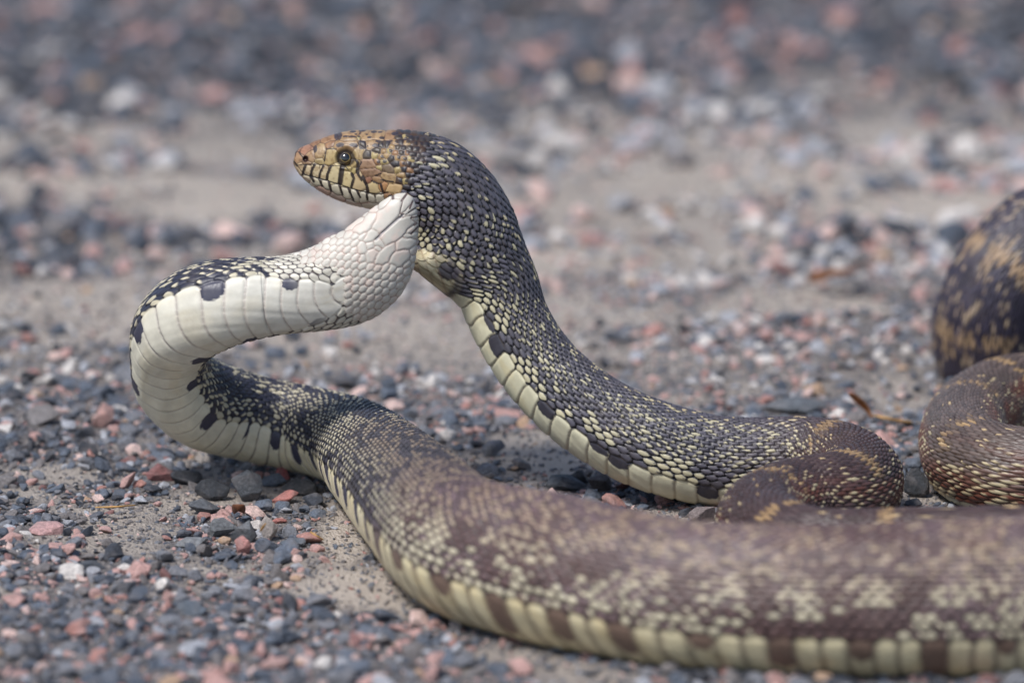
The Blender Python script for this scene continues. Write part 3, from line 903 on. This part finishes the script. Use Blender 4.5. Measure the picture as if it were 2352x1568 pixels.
CC = mixc(CC, np.broadcast_to(lin(58, 54, 62), CC.shape), np.exp(-((w1 - .15) / .07) ** 2) * (ds_ > .0) * .9)
CC = mixc(CC, np.broadcast_to(lin(190, 130, 110), CC.shape), sst(.9, .99, w1) * .7)
fx, fy = head_plane(P)
fm = (w1 > .05) * sst(.05, .12, w1)
dp = sst(-.15, .15, 1 - ((fx - 1755) / 110) ** 2 - ((fy - 1500) / 85) ** 2 + (fbm(fx / 30, fy / 30, 9) - .5) * .5) * fm
CC = mixc(CC, np.broadcast_to(lin(62, 58, 68), CC.shape), dp * .92)
for xs_ in (1455, 1540, 1640, 1850):
    CC = mixc(CC, np.broadcast_to(lin(140, 112, 88), CC.shape), np.exp(-((fx - xs_ - .35 * (fy - 1450)) / 7) ** 2) * fm * .8)
meA = grid_mesh("bullsnake", P)
set_col(meA, CC.reshape(-1, 3))
snakeA = link("snake", meA, M_SKIN)
tag(snakeA, "dark cream-spotted snake with its tan head raised, facing left above the other snake's jaw", "snake", "two wrestling snakes")

# eye
m, t, p = nt_new("snake_eye")
a = t.nodes.new("ShaderNodeAttribute"); a.attribute_name = "skin_colour"
t.links.new(a.outputs[0], p.inputs["Base Color"]); p.inputs["Roughness"].default_value = .12
p.inputs["Coat Weight"].default_value = 1.0; p.inputs["Coat Roughness"].default_value = .03
M_EYE = m


def eye(side):
    q = P[:nh]
    tx, ty = 775, 430
    dd = np.hypot(cxh[:nh] - tx, cyh[:nh] - ty) + np.where(np.sin(T2[:nh]) * side > 0, 0, 1e6)
    i = np.unravel_index(np.argmin(dd), dd.shape)
    c = P[i]; nrm = Nn[i] / np.linalg.norm(Nn[i])
    nrm = nrm * np.array([1, 1, 1]); nrm /= np.linalg.norm(nrm)
    rad = .0033
    n, mth = 40, 56
    al = np.linspace(0, math.pi, n)
    z = Vector(nrm)
    x = z.orthogonal().normalized()
    gz_ = Vector((0, 0, 1)); x = (gz_ - z * gz_.dot(z)).normalized(); y = z.cross(x)
    xb, yb, zb = map(np.array, (x, y, z))
    be = np.linspace(0, 2 * math.pi, mth, endpoint=False)
    AL, BE = np.meshgrid(al[1:-1], be, indexing="ij")
    G = (np.sin(AL) * np.cos(BE))[..., None] * xb + (np.sin(AL) * np.sin(BE))[..., None] * yb + np.cos(AL)[..., None] * zb
    cc = c - nrm * .0014
    G = cc + G * rad
    me = grid_mesh("eye", G)
    rr_ = np.sin(AL) * np.where(AL < math.pi / 2, 1, 9)
    pup = np.array(lin(8, 8, 12)); gold = lin(170, 146, 84); iris = lin(88, 68, 34); rimc = lin(30, 26, 28)
    lobes = .5 + .5 * np.cos(BE - 3.9 * (1 if side > 0 else -1))
    ir = mixc(np.broadcast_to(lin(34, 30, 34), G.shape), np.broadcast_to(lin(84, 66, 38), G.shape), np.clip(lobes * .8 * (.6 + .8 * fbm(BE * 6, rr_ * 9, 3)), 0, 1))
    c3 = mixc(np.broadcast_to(pup, G.shape), ir, sst(.50, .53, rr_))
    c3 = mixc(c3, np.broadcast_to(gold, G.shape), np.exp(-((rr_ - .545) / .03) ** 2) * (.15 + .6 * lobes))
    c3 = mixc(c3, np.broadcast_to(rimc, G.shape), sst(.78, .9, rr_))
    cf = c3.reshape(-1, 3)
    cf = np.vstack([cf, pup, rimc])
    set_col(me, cf)
    return link("eye", me, M_EYE, snakeA)


eye(1); eye(-1)

# ================================================================== pale-bellied snake (lower jaw towards us)
AW = (0, 1, .15)
rowsB = [
    (942, 447, 8, -.034, AW), (934, 458, 24, -.034, AW), (922, 478, 42, -.034, AW), (908, 506, 59, -.034, AW), (886, 546, 79, -.034, AW), (854, 598, 101, -.034, AW),
    (808, 638, 109, -.033, AW), (745, 662, 100, -.031, (0, 1, .2)), (655, 677, 89, -.029, (0, .96, .26)), (560, 686, 95, -.028, (0, .95, .3)), (472, 708, 102, -.025, (.1, .93, .35)),
    (408, 752, 100, -.016, (.1, .95, .25)), (386, 822, 86, -.002, (.15, .97, .1)), (408, 882, 98, .012, (.35, .85, .3)), (465, 925, 104, .024, (.48, .66, .58)), (575, 960, 97, .034, (.1, .57, .8)),
    (695, 985, 98, .034, (.1, .45, .88)), (795, 1012, 103, 'g', (.2, .35, .9)), (872, 1072, 122, 'g', (.5, .2, .85)), (957, 1160, 141, 'g', (.55, .1, .85)), (1080, 1262, 162, 'g', (.4, .1, .93)),
    (1240, 1302, 172, 'g', (.15, .2, .97)), (1400, 1336, 170, 'g', (.05, .2, 1)), (1600, 1368, 170, 'g', (0, .17, 1)), (1850, 1380, 173, 'g', (0, .15, 1)), (2120, 1376, 178, 'g', (0, .12, 1)), (2420, 1368, 182, 'g', (0, .08, 1)),
    ('w', .42, -.27, .028, .029, UP), ('w', .60, -.20, .028, .028, UP), ('w', .66, -.04, .027, .026, UP), ('w', .60, .12, .028, .024, UP), ('w', .47, .19, .06, .022, (-.3, 0, 1)),
    ('w', .36, .19, .125, .022, (-.3, -.3, 1)), (2500, 505, 124, .185, (-.4, -.5, .6)), (2400, 548, 122, .185, (-.5, -.6, .45)), (2305, 640, 121, .18, (-.6, -.7, .3)), (2268, 745, 120, .18, (-.62, -.75, .1)),
    (2278, 850, 118, .19, (-.6, -.7, .5)), ('w', .20, .245, .019, .018, (-.1, .3, 1)), ('w', .26, .31, .016, .015, UP), ('w', .40, .34, .011, .010, UP), ('w', .55, .33, .006, .005, UP), ('w', .62, .32, .002, .001, UP)]
spB = Spine(rowsB)
csB = spB.ctrl_s
spB.smooth()
sB = np.concatenate([np.arange(.0003, .075, .0003), np.arange(.075, csB[19], .00042), np.arange(csB[19], csB[21], .0006), np.arange(csB[21], csB[26], .0010),
                     np.arange(csB[26], csB[33], .005), np.arange(csB[33], csB[38], .0011), np.arange(csB[38], spB.s[-1], .002)])
S_fg = csB[19]; S_mid = csB[16]; S_hump = csB[32]


def dorsalB(s, xc, I, J, U, V, ins, side):
    h = hsh(I, J, 111); h2 = hsh(I, J, 112); h3 = hsh(I, J, 113)
    mid = sst(S_mid + .05, S_mid + .12, s); fg = sst(S_fg - .0, S_fg + .10, s); hump = sst(S_hump - .05, S_hump, s)
    n3 = s.shape + (3,)
    base = mixc(np.broadcast_to(lin(46, 47, 62), n3), np.broadcast_to(lin(74, 69, 74), n3), mid)
    base = mixc(base, np.broadcast_to(lin(106, 87, 88), n3), fg)
    base = mixc(base, np.broadcast_to(lin(54, 49, 64), n3), hump)
    base = base * (.75 + .5 * h3)[..., None]
    blot = sst(.5, .62, fbm(s * 26, xc * 2.5 + side * 5, 91))
    base = mixc(base, np.broadcast_to(lin(88, 64, 58), n3), fg * (1 - hump) * blot * .6)
    rim = sst(.55, .98, np.sqrt(U * U + V * V))
    base = mixc(base, base * .5, rim * .7)
    clump = fbm(s * 60, xc * 7 + side * 13, 141)
    pn = np.interp(xc, [0, .3, .6, .8, .95], [.35, .42, .60, .85, .97])
    pm_ = np.interp(xc, [0, .3, .6, .8, .95], [.5, .45, .6, .75, .9])
    pf = np.interp(xc, [0, .3, .5, .7, .95], [.34, .50, .85, 1.25, 1.5])
    pl = pn * (1 - mid) + (pm_ * (1 - fg) + pf * fg) * mid
    pl = pl * (1 - .40 * fg * blot)
    bars_ = sst(-.1, .5, np.sin(s * 2 * math.pi / .026 + 2.5 * (vnoise(s * 50, xc * 3, 19) - .5))) * sst(.5, .65, xc) * (1 - .85 * sst(.78, .9, xc))
    pl = pl * (1 - .72 * bars_ * fg * (1 - hump))
    base = mixc(base, np.broadcast_to(lin(82, 60, 52), n3), .55 * bars_ * fg * (1 - hump))
    pl = pl * (1 - hump) + hump * .30
    pl = pl * np.interp(clump, [.25, .45, .6, .8], [.2, .75, 1.35, 1.7])
    thr = sst(.085, .06, s) * sst(.35, .55, xc + (h - .5) * .2)
    pl = np.maximum(pl, thr * 1.2)
    lit = h < pl
    full = h2 < .22 + thr + .35 * fg * sst(.6, .8, xc)
    spot = spot_of(U, V, h2, h3, full) * lit * np.where(mid * (1 - fg) > .5, .8, 1)
    cr = mixc(np.broadcast_to(lin(206, 196, 168), n3), np.broadcast_to(lin(176, 152, 126), n3), np.clip(mid * .95 * sst(.95, .5, xc) + .25 * (h2 - .5), 0, 1))
    cr = mixc(cr, np.broadcast_to(lin(206, 200, 184), n3), thr)
    c = mixc(base, cr * (.72 + .42 * h2)[..., None], spot)
    ph = np.mod(s / np.where(s > S_hump - .03, .026, .062), 1)
    band = np.clip(fg * .25 + hump, 0, 1) * (1 - sst(.06, .13, np.abs(ph - .5) + (h - .5) * .16)) * np.where(hump > .5, (clump > .42), 1) * (1 - sst(.35 + .2 * hump, .55 + .2 * hump, xc + (h2 - .5) * .1))
    c = mixc(c, np.broadcast_to(lin(164, 136, 104), n3) * (.6 + .5 * h3)[..., None], band * .9)
    skin = mixc(np.broadcast_to(lin(24, 23, 28), n3), np.broadcast_to(lin(60, 46, 42), n3), fg * .35)
    skin = mixc(skin, np.broadcast_to(lin(128, 112, 104), n3), thr)
    return mixc(skin, c, ins)


def bellyB(S2, bt, bi, bf, side):
    n3 = S2.shape + (3,)
    fg = sst(S_mid - .04, S_mid + .05, S2)
    base = mixc(np.broadcast_to(lin(212, 208, 196), n3), np.broadcast_to(lin(212, 206, 184), n3), sst(.05, .16, S2))
    base = mixc(base, np.broadcast_to(lin(212, 200, 164), n3), fg)
    base = base * (1 + .10 * (fbm(S2 * 150, bt * 6, 108) - .5))[..., None]
    base = mixc(base, np.broadcast_to(lin(206, 186, 138), n3), (.2 + .3 * fg) * sst(.45, .8, fbm(S2 * 90, bt * 3, 118)))
    w = hsh(bi, side, 162); w2 = hsh(bi, side, 163)
    per = np.where(S2 > S_mid - .03, 3, 4)
    m3 = np.mod(bi + np.where(side > 0, 1, 0), per)
    dep = np.where(m3 == 1, np.where(S2 > S_mid - .03, .46, .38), -.1) + (w - .5) * .16
    dep = np.where((w2 < .12) & (S2 < S_mid - .03), -.1, dep)
    dep = dep * np.where(S2 > S_fg + .06, .45 + .8 * w2, 1)
    edge = dep + (vnoise(S2 * 900, bt * 30, 104) - .5) * .06 - .45 * np.abs(bf - .5) ** 2
    blot = sst(.02, -.02, bt - edge) * sst(.045, .065, S2)
    c = mixc(base, mixc(np.broadcast_to(lin(56, 56, 72), n3), np.broadcast_to(lin(112, 92, 80), n3), sst(S_fg, S_fg + .08, S2)), blot)
    fgb = sst(S_fg, S_fg + .08, S2)
    gap = np.exp(-(np.minimum(bf, 1 - bf) / (.07 + .07 * fgb)) ** 2)
    c = mixc(c, mixc(np.broadcast_to(lin(166, 156, 150), n3), np.broadcast_to(lin(112, 96, 84), n3), fgb), gap * .7 * (1 - blot))
    return c


lookB = {"tv": lambda s: np.interp(s, [0, .045, .052, .075, .1], [2.9, 2.9, 2.62, 2.12, 2.08]) - .08 * sst(csB[19], csB[22], s) * sst(csB[27], csB[26], s), "lu": interp_keys([(0, .55), (csB[16], .54), (csB[19], .52), (3, .52)]),
         "lv": interp_keys([(0, .66), (csB[12], .62), (csB[16], .58), (csB[19], .56), (3, .56)]), "dorsal": dorsalB, "belly": bellyB}
C, r, D, B, T, TH, S2, T2, R2, H, CC, A2 = snake_skin(spB, sB, NTH, lookB, 9, NR=49, L0=.0054, LB=.0071, PW=.3, LK=((0, 1), (csB[16], 1), (csB[18], .86), (csB[22], .72), (9, .72)))
ct, st_ = np.cos(T2), np.sin(T2)
dv = np.interp(sB, [0, csB[3], csB[6], csB[8], csB[9]], [.9, .55, .62, .9, 1.0])[:, None]       # belly-side depth
dd_ = np.interp(sB, [0, csB[3], csB[5], csB[8], csB[9]], [.5, .22, .35, .9, 1.0])[:, None]      # back-side depth
kk = np.exp(-.5 * (np.arange(-24, 25) / 8) ** 2); kk /= kk.sum()
smo = lambda v: np.convolve(np.pad(v[:, 0], 24, mode='edge'), kk, 'valid')[:, None]
dv, dd_ = smo(dv), smo(dd_)
P = C[:, None] + (R2 * ct * np.where(ct > 0, dd_, dv))[..., None] * D[:, None] + (R2 * st_)[..., None] * B[:, None]
Nn = (ct / np.where(ct > 0, dd_, dv))[..., None] * D[:, None] + st_[..., None] * B[:, None]
Nn /= np.linalg.norm(Nn, axis=-1, keepdims=True)
cxh, cyh = head_plane(P)
nh = int(np.searchsorted(sB, .085))
X_, Y_ = cxh[:nh], cyh[:nh]
WS = (200, 194, 182)
JS = [
    (930, 955, 965, 870, 34), (1045, 900, 1090, 825, 26), (1135, 880, 1200, 790, 22), (1262, 800, 1330, 790, 16), (1335, 925, 1385, 825, 22), (1355, 975, 1440, 890, 16), (1330, 1000, 1440, 940, 12),
    (1415, 1020, 1452, 1000, 8), (1395, 1130, 1450, 1090, 10), (1375, 1190, 1430, 1165, 8), (1290, 1290, 1385, 1225, 24), (1290, 1385, 1310, 1370, 52),
    (1110, 1080, 1260, 900, 52), (1175, 1195, 1365, 1040, 48), (925, 1115, 1040, 1030, 32), (1010, 1215, 1060, 1160, 22), (1100, 1250, 1108, 1245, 30), (1115, 1400, 1230, 1295, 26),
    (1018, 1270, 1024, 1268, 26), (950, 1290, 955, 1290, 28), (1035, 1370, 1045, 1340, 28), (810, 1075, 925, 1030, 22), (800, 990, 880, 965, 20), (700, 1100, 770, 1070, 18), (1090, 1285, 1095, 1283, 14),
]
manual = len(JS)
rr = random.Random(9)
# staggered throat scales following the axis of the jaw
ax = np.array([.74, -.67]); pe = np.array([.67, .74])
org = np.array([950.0, 1260.0])
for i in range(-16, 7):
    for j in range(-13, 14):
        q = org + ax * (i * 92) + pe * (j * 52) + ax * (46 if j % 2 else 0)
        q = q + np.array([rr.uniform(-7, 7), rr.uniform(-7, 7)])
        ok = True
        for (x1, y1, x2, y2, w) in JS[:manual]:
            dx, dy = x2 - x1, y2 - y1
            tt = min(max(((q[0] - x1) * dx + (q[1] - y1) * dy) / (dx * dx + dy * dy + 1e-6), 0), 1)
            if math.hypot(q[0] - x1 - tt * dx, q[1] - y1 - tt * dy) < w + 34: ok = False
        if ok: JS.append((q[0] - ax[0] * 16, q[1] - ax[1] * 16, q[0] + ax[0] * 16, q[1] + ax[1] * 16, 0))
d1, d2, ixh = seg_dist(X_, Y_, JS)
hj = hsh(ixh, ixh * 0, 6)
hc = np.broadcast_to(lin(*WS), X_.shape + (3,)) * (.94 + .1 * hj)[..., None]
hc = mixc(hc, np.broadcast_to(lin(214, 190, 176), hc.shape), .5 * sst(.45, .75, fbm(X_ / 70, Y_ / 70, 66)))
gr = sst(8, 1.5, d2 - d1)
hc = mixc(hc, np.broadcast_to(lin(140, 104, 92), hc.shape), gr * .75)
hc = mixc(hc, hc * .96, sst(20, 4, d2 - d1) * .5)
bar = np.zeros(X_.shape)
for pts, w in [([(1125, 770), (1140, 815)], 14), ([(1005, 820), (1015, 870)], 12), ([(1270, 745), (1240, 800), (1238, 830)], 14), ([(1372, 775), (1320, 850)], 11), ([(1420, 850), (1390, 920)], 8),
               ([(1462, 900), (1380, 960)], 7), ([(1462, 990), (1400, 1010)], 8), ([(1462, 1085), (1400, 1160)], 8), ([(1450, 1060), (1430, 1075)], 8), ([(1330, 1000), (1300, 960), (1330, 850)], 5)]:
    bar = np.maximum(bar, sst(w * 1.25, w * .8, poly_dist(X_, Y_, pts)))
hc = mixc(hc, np.broadcast_to(lin(66, 44, 44), hc.shape), bar * .9)
mg = poly_dist(X_, Y_, [(1080, 1215), (1150, 1140), (1330, 985)])
hc = mixc(hc, np.broadcast_to(lin(134, 128, 130), hc.shape), sst(16, 5, mg) * .8)
hh = np.clip((d2 - d1) / 34, 0, 1) ** .55 * .00042 - sst(18, 2, mg) * .0005
# plates give way to the wide belly plates behind the throat, on a curved line
ctrs = np.array([((q[0] + q[2]) / 2, (q[1] + q[3]) / 2) for q in JS])[ixh]
along = (ctrs[..., 0] - 620) * .74 - (ctrs[..., 1] - 1640) * .67
across = (ctrs[..., 0] - 620) * .67 + (ctrs[..., 1] - 1640) * .74
plates = along > 150 - 190 * np.clip((np.abs(across) - 60) / 200, 0, 1) ** 1.0
plates &= (np.cos(T2[:nh]) < .25)
CC[:nh] = np.where(plates[..., None], hc, CC[:nh])
H[:nh] = np.where(plates, hh, H[:nh])
# gum-red rim facing inwards, where the mouth gapes
inner = (np.cos(T2[:nh]) > .25) & (S2[:nh] < csB[6])
CC[:nh] = np.where(inner[..., None], np.broadcast_to(lin(120, 44, 48), hc.shape) * (.8 + .4 * fbm(X_ / 40, Y_ / 40, 4))[..., None], CC[:nh])
H[:nh] = np.where(inner, 0, H[:nh])
P = P + Nn * (H * sst(0, .004, S2))[..., None]
meB = grid_mesh("bullsnake", P)
set_col(meB, CC.reshape(-1, 3))
snakeB = link("snake", meB, M_SKIN)
tag(snakeB, "snake arched with white belly outwards, biting the other's neck, brown body across the front", "snake", "two wrestling snakes")

# upper jaw, mostly hidden behind the lower one
rowsJ = [(720, 672, 50, -.014, AW), (795, 664, 70, -.013, AW), (855, 630, 82, -.012, AW), (893, 598, 62, -.012, AW), (908, 580, 36, -.012, AW), (914, 572, 10, -.012, AW)]
spJ = Spine(rowsJ)
sJ = np.arange(0.0002, spJ.s[-1], .0006)
Cj, rj, Tj, Dj, Bj = spJ.frames(sJ)
THj = np.linspace(-math.pi, math.pi, 140, endpoint=False)
T2j = np.repeat(THj[None], len(sJ), 0); S2j = np.repeat(sJ[:, None], 140, 1)
f_ = np.where(np.cos(T2j) > 0, .85, .3)
Pj = Cj[:, None] + (rj[:, None] * np.cos(T2j) * f_)[..., None] * Dj[:, None] + (rj[:, None] * np.sin(T2j))[..., None] * Bj[:, None]
lipw = np.mod(S2j / .0048, 1)
cj = mixc(np.broadcast_to(lin(200, 178, 140), Pj.shape), np.broadcast_to(lin(44, 28, 26), Pj.shape), sst(.12, .06, np.minimum(lipw, 1 - lipw)))
cj = np.where((np.cos(T2j) < -.5)[..., None], lin(96, 30, 36), cj)
cj = np.where((np.cos(T2j) > .45)[..., None], lin(150, 118, 80) * (.6 + .8 * hsh(np.floor(S2j / .003), np.floor(T2j * 6), 3))[..., None], cj)
Pj = Pj + (sst(.0, .15, np.minimum(lipw, 1 - lipw)) * .0003)[..., None] * (np.sin(T2j)[..., None] * Bj[:, None])
mj = grid_mesh("upper_jaw", Pj); set_col(mj, cj.reshape(-1, 3))
link("upper_jaw", mj, M_SKIN, snakeB)

# ------------------------------------------------------------------ single stones
from mathutils import Euler
stone_cache = {}
for (px, py, wpx, hpx, c, seed, yaw, lab) in BIG:
    g = at_z(px, py + hpx * .35)
    dist = float((g - CAM) @ FWD)
    w = wpx / 14700 * dist; h = hpx / 14700 * dist
    r_ = random.Random(seed)
    dep = w * r_.uniform(.55, .8)
    bm = rock_bm(seed, 1, 1, 1, 15, .05)
    bmesh.ops.triangulate(bm, faces=bm.faces)
    bmesh.ops.subdivide_edges(bm, edges=bm.edges, cuts=1, use_grid_fill=True)
    for v in bm.verts:
        k_ = 1 + .05 * (hsh(int(v.co.x * 50), int(v.co.y * 50 + v.co.z * 911), seed) - .5)
        v.co *= float(k_)
    xs = [v.co.x for v in bm.verts]; ys = [v.co.y for v in bm.verts]; zs = [v.co.z for v in bm.verts]
    rot = Euler((0, 0, R(yaw)))
    for v in bm.verts:
        v.co.rotate(rot)
    xs = [v.co.x for v in bm.verts]; ys = [v.co.y for v in bm.verts]; zs = [v.co.z for v in bm.verts]
    hz = max(h - dep * math.sin(PITCH) * .5, h * .55) * 1.15
    for v in bm.verts:
        v.co.x = (v.co.x - (max(xs) + min(xs)) / 2) / (max(xs) - min(xs))
        v.co.y = (v.co.y - (max(ys) + min(ys)) / 2) / (max(ys) - min(ys)) * dep / w
        v.co.z = (v.co.z - min(zs)) / (max(zs) - min(zs)) * hz / w
    me = bpy.data.meshes.new("stone"); bm.to_mesh(me); bm.free()
    key = tuple(c)
    if key not in stone_cache: stone_cache[key] = stone_mat("stone_rock", (lambda q_: q_.mean() + (q_ - q_.mean()) * .66)(lin(*c)))
    o = link("stone", me, stone_cache[key])
    o.scale = (w, w, w)
    o.location = (g[0], g[1], float(gz(np.array([g[0]]), np.array([g[1]]))[0]) - h * .12)
    tag(o, lab, "stone", "larger stones lying in the gravel")

# ------------------------------------------------------------------ dry bits
def plain_mat(name, c, rough=.7):
    m, t, p = nt_new(name)
    n = t.nodes.new("ShaderNodeTexNoise"); n.inputs["Scale"].default_value = 220; n.inputs["Detail"].default_value = 4
    tc = t.nodes.new("ShaderNodeTexCoord"); t.links.new(tc.outputs["Object"], n.inputs["Vector"])
    rp = t.nodes.new("ShaderNodeValToRGB")
    rp.color_ramp.elements[0].position = .3; rp.color_ramp.elements[0].color = (*(lin(*c) * .45), 1)
    rp.color_ramp.elements[1].position = .7; rp.color_ramp.elements[1].color = (*np.clip(lin(*c) * 1.25, 0, .9), 1)
    t.links.new(n.outputs[0], rp.inputs[0]); t.links.new(rp.outputs[0], p.inputs["Base Color"])
    p.inputs["Roughness"].default_value = rough
    return m


def blade(name, pts, width, m, label, cat, curl=.5):
    """a curled dry husk: points in world space, width profile, cupped cross section with thickness"""
    c = catmull(np.array([[*q, 0, 0, 0, 0] for q in pts]), 10)[:, :3]
    n = len(c); k = 10
    out = []
    for i, q in enumerate(c):
        t_ = i / (n - 1)
        w = width * (math.sin(math.pi * (t_ * .92 + .04)) ** .6) * .5
        T = c[min(i + 1, n - 1)] - c[max(i - 1, 0)]; T /= np.linalg.norm(T)
        Bn = np.cross(T, [0, 0.3, 1]); Bn /= np.linalg.norm(Bn); Dn = np.cross(Bn, T)
        ring = []
        for j in range(k + 1):
            a = -1 + 2 * j / k
            ring.append(q + Bn * w * a + Dn * (curl * w * a * a))
        for j in range(k, -1, -1):
            a = -1 + 2 * j / k
            ring.append(q + Bn * w * a * .96 + Dn * (curl * w * a * a + .00035))
        out.append(ring)
    me = grid_mesh(name, np.array(out))
    o = link(name, me, m)
    return tag(o, label, cat)


M_HUSK = plain_mat("dry_orange_husk", (176, 112, 60))
M_STRAW = plain_mat("dry_straw", (206, 160, 96))
q = lambda px, py, z: at_z(px, py, z)
blade("dry_husk", [q(2002, 962, .004), q(1985, 940, .008), q(1965, 920, .013), q(1952, 905, .018)], .0042, M_HUSK, "curled orange brown husk standing up from the ground behind the coil", "dry husk")
blade("dry_husk", [q(2005, 955, .004), q(2040, 965, .005), q(2080, 972, .004), q(2115, 976, .002)], .0034, M_STRAW, "long pale orange husk lying flat beside the upright curled husk", "dry husk")
blade("straw_bit", [q(220, 1166, .003), q(260, 1166, .005), q(310, 1161, .004)], .0022, M_STRAW, "tan splinter of straw on the grit at middle left", "straw", .3)
blade("straw_bit", [q(597, 1222, .009), q(604, 1212, .012), q(611, 1202, .014)], .0009, M_STRAW, "thin upright straw leaning on the tall speckled stone", "straw", .3)
blade("straw_bit", [q(712, 1222, .004), q(726, 1231, .004), q(742, 1240, .002)], .0010, M_STRAW, "thin straw sticking out right of the tall speckled stone", "straw", .3)
blade("dead_leaf", [q(1862, 652, .003), q(1890, 640, .008), q(1930, 634, .010), q(1968, 622, .006)], .010, M_HUSK, "blurred brown curled leaf on the gravel far behind the neck", "dead leaf")
blade("dead_leaf", [q(2122, 1188, .006), q(2140, 1180, .009), q(2168, 1176, .010)], .004, M_STRAW, "yellow dry leaf scrap between the coils at right", "dead leaf")
blade("dead_leaf", [q(538, 1180, .003), q(548, 1174, .007), q(560, 1178, .005)], .004, plain_mat("dark_husk", (110, 66, 40)), "small crumpled dark brown husk left of the white stone", "dead leaf", 1.2)
